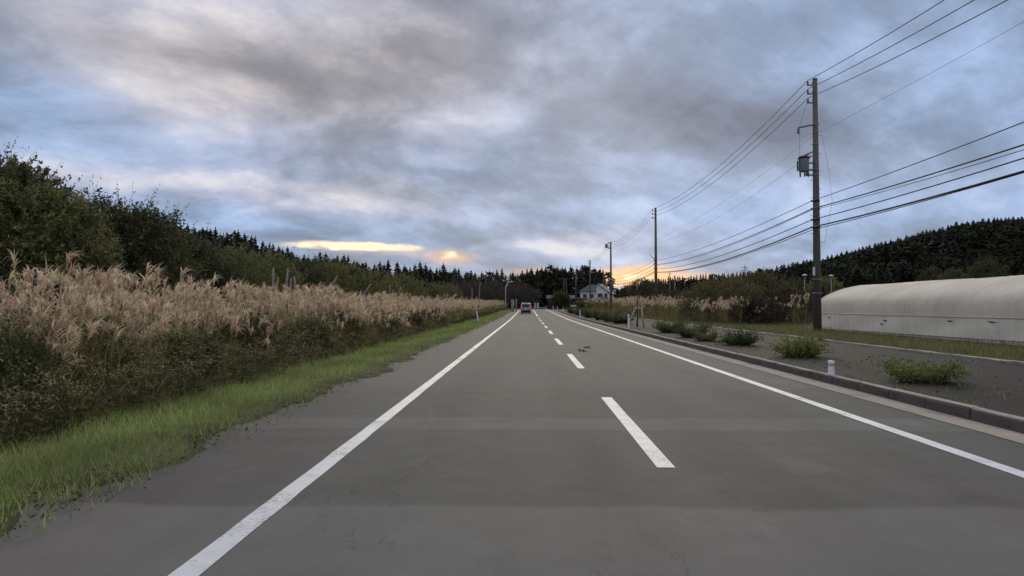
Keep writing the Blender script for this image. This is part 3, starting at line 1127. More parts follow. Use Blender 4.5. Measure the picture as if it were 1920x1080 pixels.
# brown thicket of bare broadleaf trees before the far forest
for u, Y, tv, w, lab in [(862, 190, 524, 7.5, 'brown leafless thicket tree farthest from the road lamp'), (905, 196, 520, 8.0, 'tall brown thicket tree behind the road lamp'),
                         (948, 200, 521, 8.0, 'brown thicket tree directly behind the curved road lamp'), (978, 204, 535, 6.0, 'small brown thicket tree at the bend of the road')]:
    b_ = ray(u, 565, Y)
    g = float(gz(b_.x, Y)); H = ray(u, tv, Y).z - g
    leafy('tree', lab, 'tree', (b_.x, Y, g),
          [(0, 0, H * .6, w * .75, w * .6, H * .38), (-w * .5, 0, H * .45, w * .5, w * .5, H * .36), (w * .5, 0, H * .42, w * .5, w * .5, H * .36), (0, -1, H * .3, w * .8, w * .5, H * .28)],
          620, .34, (.075, .058, .048), (.13, .10, .082), 1.4, .2, H * .3, group='brown thicket before the forest', per=9, up=.8)

# right side broadleaf trees and bushes
rb = [  # u, base Y, u half-width px, top v, colours, label, leaf, cat
    (1362, 60, 84, 522, MD, (.24, .19, .075), 'broad olive bush with yellow tips beyond the sidewalk', .12, 1300),
    (1420, 64, 84, 511, DK, (.19, .15, .06), 'tallest dark olive bush in the mound beside the pole', .12, 1200),
    (1466, 54, 60, 540, (.020, .016, .011), BR, 'brown twiggy bush next to the near utility pole', .10, 900),
    (1418, 50, 46, 562, (.020, .018, .011), BR, 'low brown bush in front of the olive mound', .10, 700),
    (1325, 58, 46, 560, MD, BR, 'small brownish bush before the olive mound by pampas plumes', .10, 520),
    (1512, 58, 34, 552, (.020, .018, .011), BR, 'dark bush half hidden behind the near utility pole', .10, 500),
    (1275, 96, 40, 545, (.03, .024, .014), BR, 'flat russet bush behind the second utility pole', .16, 480),
    (1238, 104, 30, 549, (.03, .024, .014), BR, 'low russet scrub just short of the second utility pole', .16, 380),
]
for u, Y, wpx, tv, ca, cb, lab, lf, ns in rb:
    b_ = ray(u, 575, Y)
    g = float(gz(b_.x, Y)); H = ray(u, tv, Y).z - g
    w = wpx * Y / 1333
    leafy('bush', lab, 'bush', (b_.x, Y, g),
          [(0, 0, H * .6, w * .7, w * .6, H * .38), (-w * .55, 0, H * .42, w * .5, w * .5, H * .36), (w * .55, .2, H * .40, w * .5, w * .5, H * .36), (0, -w * .3, H * .3, w * .8, w * .5, H * .28)],
          int(ns * 1.7), lf * 1.1, ca, cb, .55, .07, .3, group='bushes beyond the sidewalk', per=15, up=.4, stems=3)

rt = [  # u, Y, half width m, top v
    (1052, 172, 2.3, 548, DK, MD, 'round grey green tree before the black forest beside the road'),
    (1203, 215, 4.0, 521, DK, MD, 'dark round tree against the orange sunset glow'),
    (1228, 222, 4.6, 524, DK, MD, 'dark wide tree just behind the second utility pole'),
    (1180, 240, 3.4, 534, DK, MD, 'low dark tree beside the white house'),
    (1548, 95, 2.4, 523, MD, OL, 'olive tree peeking over the greenhouse end by the pole'),
    (1490, 120, 3.2, 525, DK, MD, 'grey green tree between the pole and the olive mound'),
    (1790, 150, 3.4, 504, MD, (.11, .10, .055), 'pale yellowish tree crown above the greenhouse roof'),
    (1750, 158, 3.6, 500, (.024, .022, .016), BR, 'brownish tree beside the pale crown above the greenhouse'),
    (1850, 165, 5.0, 482, DK, MD, 'dark broadleaf tree on the hillside above the greenhouse'),
    (1100, 176, 3.0, 566, DK, OL, 'scrubby tree below the white house wall'),
    (1132, 170, 3.0, 562, MD, OL, 'low green tree in front of the white house gable'),
]
for u, Y, w, tv, ca, cb, lab in rt:
    b_ = ray(u, 565, Y)
    g = float(gz(b_.x, Y)); H = max(1.6, ray(u, tv, Y).z - g)
    leafy('tree', lab, 'tree', (b_.x, Y, g),
          [(0, 0, H * .64, w * .75, w * .7, H * .34), (-w * .5, 0, H * .48, w * .5, w * .5, H * .3), (w * .5, .2, H * .46, w * .5, w * .5, H * .3), (0, -.3, H * .32, w * .7, w * .5, H * .26)],
          800, .28, ca, cb, .8, .14, H * .25, per=12, up=.5)

# ------------------------------------------------------------------ conifers
def conifer_arrays(seed, H=13.0, Rm=2.0):
    r_ = np.random.default_rng(seed)
    Vs, Ts, Cs = [], [], []
    n = 0
    tiers = 22
    for i in range(tiers):
        f = i / (tiers - 1)
        z = H * (.10 + .88 * f)
        rad = Rm * (1 - f) ** .72 * r_.uniform(.82, 1.12) + .10
        k_ = int(11 - 5 * f)
        a0 = r_.uniform(0, 6.28)
        for j in range(k_):
            a = a0 + 6.283 * j / k_ + r_.normal(0, .2)
            rr = rad * r_.uniform(.72, 1.18)
            dirv = np.array([math.cos(a), math.sin(a), 0])
            sd_ = np.array([-math.sin(a), math.cos(a), 0])
            w = rr * r_.uniform(.30, .46) + .06
            zz = z + r_.normal(0, H * .012)
            root = np.array([0, 0, zz + .30])
            tip = dirv * rr + np.array([0, 0, zz - .30 * rr + .12])
            mid = dirv * rr * .55 + np.array([0, 0, zz + .02])
            V = np.array([root, mid + sd_ * w + [0, 0, -.28], tip, mid - sd_ * w + [0, 0, -.28], mid + [0, 0, .14]])
            Vs.append(V)
            Ts.append(np.array([[0, 1, 4], [1, 2, 4], [2, 3, 4], [3, 0, 4]]) + n)
            c = np.array([.020, .0235, .0155]) * r_.uniform(.8, 1.2) * np.array([r_.uniform(.95, 1.12), 1, 1])
            Cs.append(np.tile(c, (5, 1)))
            n += 5
    Vs.append(np.array([[.09, 0, H * .93], [-.05, .08, H * .93], [-.05, -.08, H * .93], [0, 0, H * 1.03]]))
    Ts.append(np.array([[0, 1, 3], [1, 2, 3], [2, 0, 3]]) + n)
    Cs.append(np.tile(np.array([.012, .015, .009]), (4, 1)))
    return np.concatenate(Vs), np.concatenate(Ts), np.concatenate(Cs)


VAR = [conifer_arrays(100 + i, 13.0, (2.2, 2.6, 3.0, 2.4, 2.75)[i]) for i in range(5)]
def round_arrays(seed, H=13.0, Rm=3.2):
    r_ = np.random.default_rng(seed)
    n_ = 420
    d_ = unit(r_.normal(size=(n_, 3)))
    q_ = r_.uniform(.55, 1.0, (n_, 1)) ** .5
    lob = 1 + .22 * np.sin(d_[:, :1] * 4 + seed) * np.sin(d_[:, 1:2] * 4.5 + 1)
    P_ = d_ * q_ * lob * np.array([Rm, Rm, H * .36]) + np.array([0, 0, H * .60])
    D_ = unit(d_ * .5 + r_.normal(0, .8, (n_, 3)))
    sd_ = unit(np.cross(D_, r_.normal(size=(n_, 3))))
    V_ = np.stack([P_ - sd_ * .45, P_ + sd_ * .45, P_ + D_ * 1.2], 1).reshape(-1, 3)
    C_ = np.repeat(np.array([[.034, .036, .018]]) * r_.uniform(.75, 1.35, (n_, 1)), 3, 0)
    return V_, np.arange(n_ * 3).reshape(-1, 3), C_


ROUND = [round_arrays(40 + i) for i in range(4)]
CROWN = []
for V, T, C in VAR:
    s_ = Soup(); s_.add(V, T, C)
    CROWN.append(s_.mesh('conifer_crown', M['needle']))
tm = MB().tube([(0, 0, -.6), (0, 0, 5), (0, 0, 11.5)], [.22, .17, .04], 6)
TRUNK = bpy.data.meshes.new('conifer_trunk')
TRUNK.from_pydata(tm.v, [], tm.f)
TRUNK.materials.append(M['bark'])


def conifer(x, y, h, group, label, k_=None, wide=1.0):
    k_ = random.randrange(5) if k_ is None else k_
    r_ = empty('conifer', (x, y, float(gz(x, y))), random.uniform(0, 6.28))
    s = h / 13.0
    w = random.uniform(.9, 1.15) * wide
    r_.scale = (s * w, s * w, s)
    tag(r_, label, 'conifer', group)
    link_mesh('crown', CROWN[k_], r_)
    link_mesh('trunk', TRUNK, r_)


def mass(S, x, y, h, wide=1.0, rnd=.22):
    rr = random.random() < rnd
    V, T, C = random.choice(ROUND) if rr else VAR[random.randrange(5)]
    wide = 1.05 if rr else wide
    a = random.uniform(0, 6.28)
    s = h / 13.0
    w = random.uniform(.95, 1.3) * wide
    c, n_ = math.cos(a) * s * w, math.sin(a) * s * w
    W = np.stack([V[:, 0] * c - V[:, 1] * n_ + x, V[:, 0] * n_ + V[:, 1] * c + y, V[:, 2] * s + float(gz(x, y))], 1)
    S.add(W, T, C * random.uniform(.85, 1.15))


def silhouette(pts, u):
    us, vs_ = zip(*pts)
    return float(np.interp(u, us, vs_))


def row(pts, u0, u1, Yf, step, group, label, jit=5.0, S=None, wide=1.0):
    """trees along a ridge so that their tops follow the surveyed skyline"""
    u = u0
    while u < u1:
        Y = Yf(u) + random.uniform(-8, 8)
        b_ = ray(u, 560, Y)
        v = silhouette(pts, u) + abs(random.gauss(0, jit)) - jit * .4
        h = ray(u, v, Y).z - float(gz(b_.x, Y))
        h = min(max(h, 6.5), 21)
        if S is None:
            conifer(b_.x, Y, h, group, label, None, wide)
        else:
            mass(S, b_.x, Y, h)
        u += step * random.uniform(.55, 1.5)


LEFT = [(200, 405), (380, 426), (440, 436), (480, 448), (520, 462), (560, 476), (640, 482), (700, 492), (720, 490), (800, 496), (880, 505), (960, 510)]
CLUMP = [(955, 512), (985, 502), (1020, 500), (1060, 497), (1090, 498), (1125, 503), (1140, 512)]
RIGHT = [(1140, 540), (1250, 518), (1330, 513), (1400, 507), (1450, 500), (1500, 488), (1560, 476), (1600, 466), (1700, 441), (1760, 426), (1800, 414), (1860, 408), (1930, 403), (2100, 390)]
row([(a, b_ - 4) for a, b_ in LEFT], 300, 965, lambda u: 218 + (u - 380) * .10, 11.5, 'conifers of the ridge behind the pampas', 'dark pointed conifer on the wooded ridge behind the pampas field', 9, None, 1.35)
row(CLUMP, 962, 1141, lambda u: 262, 8.0, 'conifers of the black grove at the end of the road', 'black conifer in the dense grove at the end of the road', 5)
row(RIGHT, 1440, 1990, lambda u: 330 - (u - 1440) * .05, 7.5, 'conifers on the crest of the hill above the greenhouse', 'dark conifer on the crest of the hill above the greenhouse', 2.4, None, 1.85)
S = Soup()
for dY, dv, st in ((-14, 10, 12), (-28, 22, 13), (10, 4, 13), (-42, 34, 16)):
    row([(a, b_ + dv) for a, b_ in LEFT], 300, 965, lambda u: 218 + (u - 380) * .10 + dY, st, None, None, 6, S)
for dY, dv, st in ((-9, 8, 9), (9, 0, 9), (-18, 20, 10)):
    row([(a, b_ + dv) for a, b_ in CLUMP], 966, 1138, lambda u: 262 + dY, st, None, None, 5, S)
tag(S.build('forest', M['needle']), 'dense dark conifer forest filling the ridge behind the pampas', 'forest', kind='stuff')
S = Soup()
for Y0, u0 in ((318, 1430), (300, 1480), (282, 1520), (262, 1540), (242, 1540), (222, 1540), (204, 1530), (190, 1530)):
    u = u0
    while u < 2020:
        Y = Y0 + random.uniform(-9, 9)
        b_ = ray(u, 560, Y)
        h = random.uniform(9.5, 13.5) if Y0 > 230 else random.uniform(7, 11)
        cap = ray(u, silhouette(RIGHT, u) + 7, Y).z - float(gz(b_.x, Y))
        mass(S, b_.x, Y, max(4, min(h, cap)), 1.8, .5)
        u += random.uniform(9, 19) * 300 / Y0 * .8
row(RIGHT, 1142, 1450, lambda u: 600 - (u - 1140) * .8, 5.0, None, None, 2.0, S)
row([(a, b_ + 8) for a, b_ in RIGHT], 1142, 1450, lambda u: 560 - (u - 1140) * .75, 5.0, None, None, 3.0, S)
row([(a, b_ + 15) for a, b_ in RIGHT], 1160, 1500, lambda u: 500 - (u - 1140) * .6, 6.5, None, None, 3.0, S)
tag(S.build('forest', M['needle']), 'dark conifer forest covering the hill beyond the greenhouse', 'forest', kind='stuff')

# ------------------------------------------------------------------ dead pale trunks in the pampas
for i, (u, Y, tv, fork, lean, lab) in enumerate([
        (512, 44, 502, 1, .0, 'pale dead trunk with a short side branch, first above the pampas'),
        (537, 46, 505, 1, .02, 'pale forked dead trunk, widest fork above the pampas'),
        (554, 48, 518, 0, -.03, 'thin straight dead stump beside the forked trunk'),
        (621, 52, 517, 0, .12, 'lone pale trunk leaning at its top in the pampas'),
        (684, 60, 532, 0, .16, 'short crooked pale trunk leaning over the pampas'),
        (731, 72, 534, 1, .0, 'far pale trunk with twin stubs above the pampas'),
        (749, 76, 536, 0, .03, 'far thin pale trunk beside the twin stubs'),
        (885, 118, 540, 0, .0, 'small pale post far along the pampas edge'),
        (899, 122, 533, 0, .01, 'tall pale post far along the pampas near the lamp')]):
    b_ = ray(u, 560, Y)
    g = float(gz(b_.x, Y)); H = ray(u, tv, Y).z - g
    r_ = empty('dead_tree', (b_.x, Y, g)); tag(r_, lab, 'dead tree', 'pale dead trunks standing in the pampas')
    b = MB()
    b.tube([(-lean * H, 0, -.1), (-lean * H * .7, 0, H * .5), (lean * H * .1, .02, H * .8), (lean * H, 0, H)], [.13, .11, .085, .05], 7)
    b.build('trunk', M['deadwood'], r_, True)
    if fork:
        MB().tube([(0, 0, H * .55), (.22, 0, H * .66), (.30, .03, H * .86)], [.08, .065, .035], 6).build('branch', M['deadwood'], r_, True)

# fallen pale stalk on the verge
b_ = ray(120, 776, 9.3)
o = MB().tube([(-.62, 0, .0), (-.2, .03, .035), (.2, .0, .04), (.62, -.06, .0)], [.012, .022, .02, .008], 6).build('fallen_stalk', M['deadwood'], None, True, loc=(b_.x, 9.3, float(verge_z(b_.x, 9.3)) + .04))
tag(o, 'pale dry stalk lying on the grass below the pampas', 'stalk')

# ------------------------------------------------------------------ weed bushes in the sidewalk planting row
wb = [  # x, y, radius, height, ca, cb, label
    (6.75, 12.4, 0.71, 0.39, (.035, .05, .014), (.12, .13, .035), 'low spreading green weed nearest on the sidewalk'),
    (6.85, 18.1, 0.71, 0.63, (.040, .055, .016), (.16, .15, .040), 'yellow green weed bush standing opposite the near pole'),
    (6.95, 23.6, 0.69, 0.53, (.022, .034, .013), (.06, .07, .022), 'dark green weed clump, third along the sidewalk'),
    (6.45, 26.0, 0.46, 0.34, (.030, .035, .014), (.12, .11, .05), 'small dry weed clump at the kerb between larger ones'),
    (6.75, 29.5, 0.86, 0.72, (.022, .034, .012), (.065, .075, .024), 'dark round weed bush in the middle of the row'),
    (6.85, 34.5, 0.86, 0.68, (.026, .036, .014), (.07, .08, .026), 'weed bush right before the tripod tree stake'),
    (6.80, 52.0, 0.98, 0.81, (.022, .030, .012), (.055, .06, .022), 'dark weed bush just past the tripod tree stake'),
    (6.80, 58.5, 1.03, 0.89, (.022, .030, .012), (.055, .06, .022), 'tall dark weed bush second past the tripod stake'),
    (6.80, 66.0, 1.09, 0.94, (.022, .030, .012), (.06, .06, .022), 'dark weed bush third past the tripod stake'),
    (6.80, 77.0, 1.15, 0.94, (.024, .030, .012), (.06, .06, .024), 'farther weed bush beside the second tall delineator'),
    (6.80, 89.0, 1.26, 0.94, (.024, .030, .012), (.07, .065, .026), 'far weed bush midway to the white house'),
    (6.80, 104.0, 1.38, 0.94, (.024, .030, .012), (.07, .065, .026), 'farthest weed bush along the sidewalk'),
]
for x, y, r_, h, ca, cb, lab in wb:
    root = empty('weed_bush', (x, y, .14 + float(rz(y)))); tag(root, lab, 'bush', 'weed bushes growing in the sidewalk row')
    n = int(150 + 40 * r_)
    S = Soup()
    # stems splay from the base
    a = rng.uniform(0, 6.28, n); q = np.sqrt(rng.uniform(0, 1, n))
    P = np.stack([np.cos(a) * q * r_ * .45, np.sin(a) * q * r_ * .45, np.zeros(n)], 1)
    hs = h * rng.uniform(.35, 1.2, n) * (1 - .35 * q) * (.7 + .45 * (np.sin(a * 2 + x * 9 + y) > 0))
    ln = r_ * rng.uniform(.3, .75, n)
    blades(S, P, a + rng.normal(0, .4, n), hs, ln, .008 + y * .0002, tint(n, (.06, .055, .02), (.12, .11, .04)), 3)
    ng = int(260 * r_ + 120)
    ag = rng.uniform(0, 6.28, ng)
    hg = h * rng.uniform(.3, 1.05, ng)
    blades(S, np.stack([np.cos(ag) * r_ * .5 * rng.uniform(0, 1, ng), np.sin(ag) * r_ * .5 * rng.uniform(0, 1, ng), np.zeros(ng)], 1), ag + rng.normal(0, .7, ng), hg, hg * rng.uniform(.3, 1.3, ng),
           .010 + y * .0003, tint(ng, np.array(ca) * 2.4, np.array(cb) * 2.4, .25), 3, rng.uniform(.2, .7, ng))
    S.build('stem', M['leaf'], root)
    S = Soup()
    nl = 18
    s = rng.uniform(.15, 1, (n, nl))
    hd = a
    pos = P[:, None] + np.stack([np.cos(hd)[:, None] * ln[:, None] * s ** 1.7, np.sin(hd)[:, None] * ln[:, None] * s ** 1.7, hs[:, None] * s], 2)
    m = n * nl
    pos = pos.reshape(-1, 3) + rng.normal(0, .025, (m, 3))
    D = rng.normal(0, .8, (m, 3)) + np.array([0, 0, .35]) + np.repeat(np.stack([np.cos(hd), np.sin(hd), np.zeros(n)], 1), nl, 0) * .5
    sz = .055 + .0007 * y
    leaves(S, pos, D, rng.uniform(.7, 1.5, m) * sz, rng.uniform(.3, .55, m) * sz, tint(m, np.array(ca) * 2.1, np.array(cb) * 2.2, .35))
    S.build('foliage', M['leaf'], root)
    # pale runners at the foot
    if y < 30:
        S = Soup()
        n = 26
        a = rng.uniform(0, 6.28, n)
        blades(S, np.stack([np.cos(a) * r_ * .3, np.sin(a) * r_ * .3, np.full(n, .05)], 1), a, .05, r_ * rng.uniform(.4, .9, n), .012, tint(n, (.20, .19, .08), (.34, .30, .16)), 3, .9)
        S.build('runner', M['leaf'], root)

# weeds and grit creeping over the sidewalk from its edges and joints
S = Soup()
n = 3000
yy = 9 * np.exp(rng.uniform(0, 1, n) * math.log(120 / 9.0))
edge_ = rng.uniform(0, 1, n)
xx = np.where(edge_ < .55, 10.74 - np.abs(rng.normal(0, .22, n)), np.where(edge_ < .75, 5.66 + np.abs(rng.normal(0, .06, n)), 6.7 + rng.normal(0, .42, n)))
patch = np.sin(yy * 1.3 + xx) * np.sin(yy * .47 + 2)
kp = patch > -.15
xx, yy = xx[kp], yy[kp]
n = len(xx)
hh = rng.uniform(.03, .16, n)
blades(S, np.stack([xx, yy, rz(yy) + .14], 1), rng.uniform(0, 6.28, n), hh, hh * rng.uniform(.4, 1.6, n), rng.uniform(.008, .02, n) * (1 + sst(15, 80, yy) * 2), tint(n, (.10, .10, .035), (.30, .26, .11), .3), 2, .3)
n = 700
yy = 9 * np.exp(rng.uniform(0, 1, n) * math.log(60 / 9.0))
xx = np.where(rng.uniform(0, 1, n) < .5, 6.7 + rng.normal(0, .6, n), rng.uniform(5.65, 10.6, n))
D = np.stack([rng.normal(0, 1, n), rng.normal(0, 1, n), rng.uniform(0, .3, n)], 1)
leaves(S, np.stack([xx, yy, rz(yy) + .155], 1), D, rng.uniform(.02, .07, n), rng.uniform(.012, .04, n), tint(n, (.05, .038, .025), (.16, .12, .07), .3))
tag(S.build('sidewalk_weeds', M['grass']), 'sparse dry weeds and dead leaves creeping over the sidewalk', 'weeds', kind='stuff')

# ------------------------------------------------------------------ delineator posts
def delineator(x, y, h, label, group, tilt=(0, 0), r_=.045, cap='dark', base_z=None):
    z = base_z if base_z is not None else .155 + float(rz(y))
    o = empty('delineator_post', (x + float(bend(y)), y, z))
    o.rotation_euler = (tilt[0], tilt[1], 0)
    tag(o, label, 'post', group)
    MB().lathe((0, 0, 0), [(r_ * 1.25, -.06), (r_ * 1.25, .03), (r_, .05), (r_, h - .02), (r_ * .8, h)], 14).build('post', M['postw'], o, True)
    MB().lathe((0, 0, 0), [(r_ * 1.06, h * .80), (r_ * 1.06, h * .80 + .09)], 14).build('reflector_band', M['orange'] if cap == 'orange' else M['lampw'], o, True)
    MB().lathe((0, 0, 0), [(r_ * .82, h), (r_ * .86, h + .012), (r_ * .5, h + .035)], 14).build('cap', M['dark'] if cap == 'dark' else M['orange'], o, True)
    return o


G = 'white delineator posts along the kerb'
delineator(5.56, 13.2, .21, 'short stubby white post with black top nearest on the kerb', G, (0, 0), .052)
for y, h, lab in ((39.5, .80, 'white kerb post beside the tripod tree stake'), (76, .85, 'white kerb post second beyond the tripod stake'), (113, .82, 'thin white kerb post third in the line toward the bend'),
                  (135, .82, 'thin white kerb post fourth in the line toward the bend'), (158, .82, 'tiny white kerb post fifth toward the bend'), (182, .85, 'tiny white kerb post sixth toward the bend'),
                  (206, .85, 'tiny white kerb post seventh at the start of the bend'), (232, .85, 'tiny farthest white kerb post in the bend')):
    delineator(5.56, y, h, lab, G, (0, random.uniform(-.02, .02)), .05)
b_ = ray(897, 603, 62)
delineator(b_.x, 62, 1.30, 'leaning pale post with orange tip at the pampas edge', 'roadside posts on the pampas side', (0, -.16), .05, 'orange', float(verge_z(b_.x, 62)))
for u, Y, h, lab in ((963, 128, 1.9, 'pale wooden post below the small blue grey sign'), (968, 131, 2.3, 'tall pale post nearest the car on the verge'), (960, 126, 1.5, 'shorter pale post before the blue grey sign')):
    b_ = ray(u, 575, Y)
    o = MB().lathe((0, 0, 0), [(.10, -.1), (.10, h - .05), (.07, h)], 8).build('verge_post', M['bamboo'], None, True, loc=(b_.x, Y, float(verge_z(b_.x, Y))))
    tag(o, lab, 'post', 'pale posts on the verge beside the car')
b_ = ray(961, 575, 132)
o = empty('small_sign', (b_.x, 132, float(verge_z(b_.x, 132)))); tag(o, 'small blue grey sign plate on a post beside the road', 'sign')
MB().tube([(0, 0, 0), (0, 0, 2.2)], .05, 8).build('post', M['steel'], o, True)
MB().box((0, -.07, 1.95), (.62, .03, .62)).build('plate', M['signblue'], o, False, .01)
for u, lab in ((1003, 'white marker board nearer the car at the bend'), (1008.5, 'white marker board farther from the car at the bend')):
    Y = 226 if u < 1005 else 229
    b_ = ray(u, 571, Y)
    g = float(gz(b_.x, Y)) if False else float(rz(Y))
    o = empty('marker_board', (b_.x, Y, g)); tag(o, lab, 'sign', 'marker boards at the bend')
    MB().tube([(0, 0, -.2), (0, 0, 1.9)], .05, 8).build('post', M['steel'], o, True)
    MB().box((0, -.08, 1.05), (.62, .04, 1.75)).build('board', M['lampw'], o, False, .01)

# ------------------------------------------------------------------ tripod stake with young bare tree
o = empty('tree_stake', (6.55, 43.2, .15)); tag(o, 'tripod of pale wooden stakes on the sidewalk', 'tree stake')
for (x0, y0, x1, y1) in ((-.62, -.25, -.02, 0), (.42, -.25, .30, -.02), (.10, .5, .12, .02)):
    MB().tube([(x0, y0, -.05), (x1, y1, 1.22)], [.045, .04], 8).build('stake', M['bamboo'], o, True)
MB().tube([(-.16, -.05, 1.10), (.42, -.05, 1.14)], .035, 8).build('crossbar', M['bamboo'], o, True)
o = empty('sapling', (6.62, 43.2, .15)); tag(o, 'thin brown sapling tied to the tripod of stakes', 'tree')
b = MB().tube([(0, 0, -.05), (.01, .01, 1.0), (-.03, 0, 2.1)], [.04, .032, .012], 6)
b.tube([(0, 0, 1.5), (-.22, .05, 2.0)], [.014, .005], 5); b.tube([(0, 0, 1.35), (.2, -.03, 1.85)], [.014, .005], 5)
b.tube([(0, 0, 1.1), (.16, .05, 1.5)], [.014, .005], 5)
b.build('trunk', M['bark'], o, True)
S = Soup()
n = 60
leaves(S, np.stack([rng.normal(0, .13, n), rng.normal(0, .1, n), rng.uniform(1.3, 2.1, n)], 1), rng.normal(0, 1, (n, 3)), .09, .05, tint(n, (.10, .05, .03), (.16, .10, .05)))
S.build('crown', M['leaf'], o)

# ------------------------------------------------------------------ utility poles
INS = [(.045, 0), (.06, .03), (.035, .06), (.06, .09), (.035, .12), (.05, .15), (.02, .19)]
POLES = [(14.35, -12), (14.5, 36), (15.05, 84), (15.35, 132), (15.85, 182), (15.6, 232)]


def pole(x, y, H, label, detail, r0=.205, r1=.115):
    o = empty('utility_pole', (x, y, float(gz(x, y)))); tag(o, label, 'utility pole', 'concrete utility poles beyond the sidewalk')
    b = MB().tube([(0, 0, -.3), (0, 0, H * .5), (0, 0, H)], [r0, (r0 + r1) / 2, r1], 18)
    b.build('shaft', M['polec'], o, True)
    MB().lathe((0, 0, 0), [(r1 * 1.05, H), (r1 * 1.05, H + .04), (r1 * .4, H + .08)], 18).build('cap', M['dark'], o, True)
    for dz in (.18, .62, 1.08):
        z = H - dz
        br = MB().box((-.24, 0, z - .10), (.34, .06, .06)).box((-.12, 0, z - .03), (.05, .05, .2)).build('bracket', M['steel'], o)
        MB().lathe((-.36, 0, z - .07), INS, 12).build('insulator', M['porcelain'], br, True)
    for z in (6.55, 6.15, 5.60, 5.22):
        rr = r0 + (r1 - r0) * z / H
        MB().lathe((0, 0, z), [(rr * 1.08, -.05), (rr * 1.12, 0), (rr * 1.08, .05)], 18).build('band', M['dark'], o, True)
        MB().box((-rr - .05, 0, z), (.12, .05, .09)).build('clamp', M['steel'], o)
    return o


p1 = pole(14.5, 36, 12.7, 'nearest tall concrete utility pole with a transformer near the greenhouse', 2)
# cross arm
MB().tube([(.15, 0, 10.45), (-.55, -.30, 10.28), (-1.05, -.5, 10.13)], [.05, .05, .045], 8).build('arm', M['steel'], p1, True)
ai = MB().lathe((-1.05, -.5, 9.95), [(.05, -.12), (.065, -.06), (.04, -.02), (.065, .04), (.05, .12), (.03, .2)], 10).build('insulator', M['porcelain'], p1, True)
tr = MB().lathe((-.62, -.05, 8.02), [(.20, 0), (.25, .03), (.25, .60), (.27, .62), (.27, .66), (.22, .74), (.10, .78)], 18).build('transformer', M['tank'], p1, True)
MB().lathe((-.62, -.05, 8.66), [(.29, 0), (.29, .05), (.24, .13), (.12, .17)], 18).build('lid', M['dark'], tr, True)
for sx, sy in ((-.22, -.1), (-.05, -.25), (.15, -.18)):
    MB().lathe((-.62 + sx, -.05 + sy, 7.72), [(.02, 0), (.045, .06), (.03, .10), (.05, .15), (.03, .2), (.045, .26), (.02, .33)], 8).build('bushing', M['dark'], tr, True)
MB().tube([(-.95, -.1, 8.05), (-.95, -.1, 8.55)], .035, 8).build('fuse_switch', M['dark'], p1, True)
b = MB()
b.box((-.30, 0, 8.12), (.44, .10, .08)); b.box((-.30, 0, 7.86), (.40, .08, .07)); b.box((-.46, 0, 7.98), (.06, .08, .32)); b.box((-.28, 0, 8.46), (.34, .06, .06))
b.build('transformer_bracket', M['steel'], p1)
for z in (8.46, 8.12, 7.86, 10.42, 10.0, 9.4, 1.9, 2.6):
    rr = .205 - .09 * z / 12.7
    MB().lathe((0, 0, z), [(rr * 1.06, -.03), (rr * 1.08, 0), (rr * 1.06, .03)], 18).build('band', M['steel'], p1, True)
bolt = None
for k_ in range(18):
    z = 2.2 + k_ * .45
    rr = .205 - .09 * z / 12.7
    s_ = 1 if k_ % 2 else -1
    MB().tube([(s_ * rr * .9, 0, z), (s_ * (rr + .13), 0, z), (s_ * (rr + .13), 0, z + .03)], .011, 6).build('step_bolt', M['steel'], p1)
MB().box((-.185, -.10, 3.0), (.06, .14, .42)).build('number_plate', M['lampw'], p1)
for z in (9.05, 8.85):
    MB().tube([(-.12, 0, z), (-.35, .35, z - .10), (-.55, .85, z - .2)], [.02, .045, .015], 8).build('strain_insulator', M['dark'], p1, True)
p2 = pole(15.05, 84, 12.7, 'second tall concrete utility pole rising from the pampas', 1)
MB().tube([(-.15, 0, 6.7), (-.62, 0, 7.15), (-.72, 0, 7.2)], [.04, .035, .03], 6).build('brace_arm', M['steel'], p2, True)
p3 = pole(15.35, 132, 12.7, 'third utility pole with a switch box at its top', 1, .22, .14)
MB().box((-.85, 0, 12.0), (.42, .5, .75)).build('switch_box', M['tank'], p3, False, .04)
MB().tube([(0, 0, 12.5), (-.5, 0, 12.75), (-.62, 0, 12.3), (-.5, 0, 11.6), (0, 0, 11.4)], .05, 6).build('cable_loop', M['dark'], p3, True)
MB().box((-.4, 0, 11.7), (.8, .1, .1)).build('arm', M['steel'], p3)
p4 = pole(15.85, 182, 12.4, 'slim far utility pole in front of the white house', 1, .22, .15)
p5 = pole(15.6, 232, 12.0, 'farthest utility pole of the roadside line with pale insulators', 1, .24, .17)
MB().box((-.5, 0, 10.2), (1.6, .12, .12)).build('arm', M['steel'], p5)
for sx in (-1.1, .2):
    MB().lathe((sx, 0, 9.3), [(.1, 0), (.22, .1), (.1, .3)], 8).build('insulator', M['lampw'], p5, True)
MB().tube([(0, 0, 6.0), (-1.2, 0, 6.5)], .06, 6).build('lamp_arm', M['lampw'], p5, True)
# twin pole with a bar, before the grove
for u, lab in ((1058, 'portal of two wooden poles with a top bar before the grove'),):
    b_ = ray(u, 560, 240)
    o = empty('portal_pole', (b_.x, 240, float(gz(b_.x, 240)))); tag(o, lab, 'utility pole')
    for sx in (-.3, .9):
        MB().tube([(sx + (.5 if sx > 0 else .2), 0, -.2), (sx * .5, 0, 9.3)], [.16, .12], 8).build('shaft', M['polec'], o, True)
    MB().box((.2, 0, 9.4), (2.0, .14, .14)).build('crossbar', M['steel'], o)
b_ = ray(1132, 560, 246)
o = empty('utility_pole', (b_.x, 246, float(gz(b_.x, 246)))); tag(o, 'small pole standing behind the roof of the white house', 'utility pole')
MB().tube([(0, 0, -.2), (0, 0, 11.0)], [.2, .15], 8).build('shaft', M['polec'], o, True)
MB().box((0, 0, 10.0), (1.0, .12, .12)).build('crossarm', M['steel'], o)
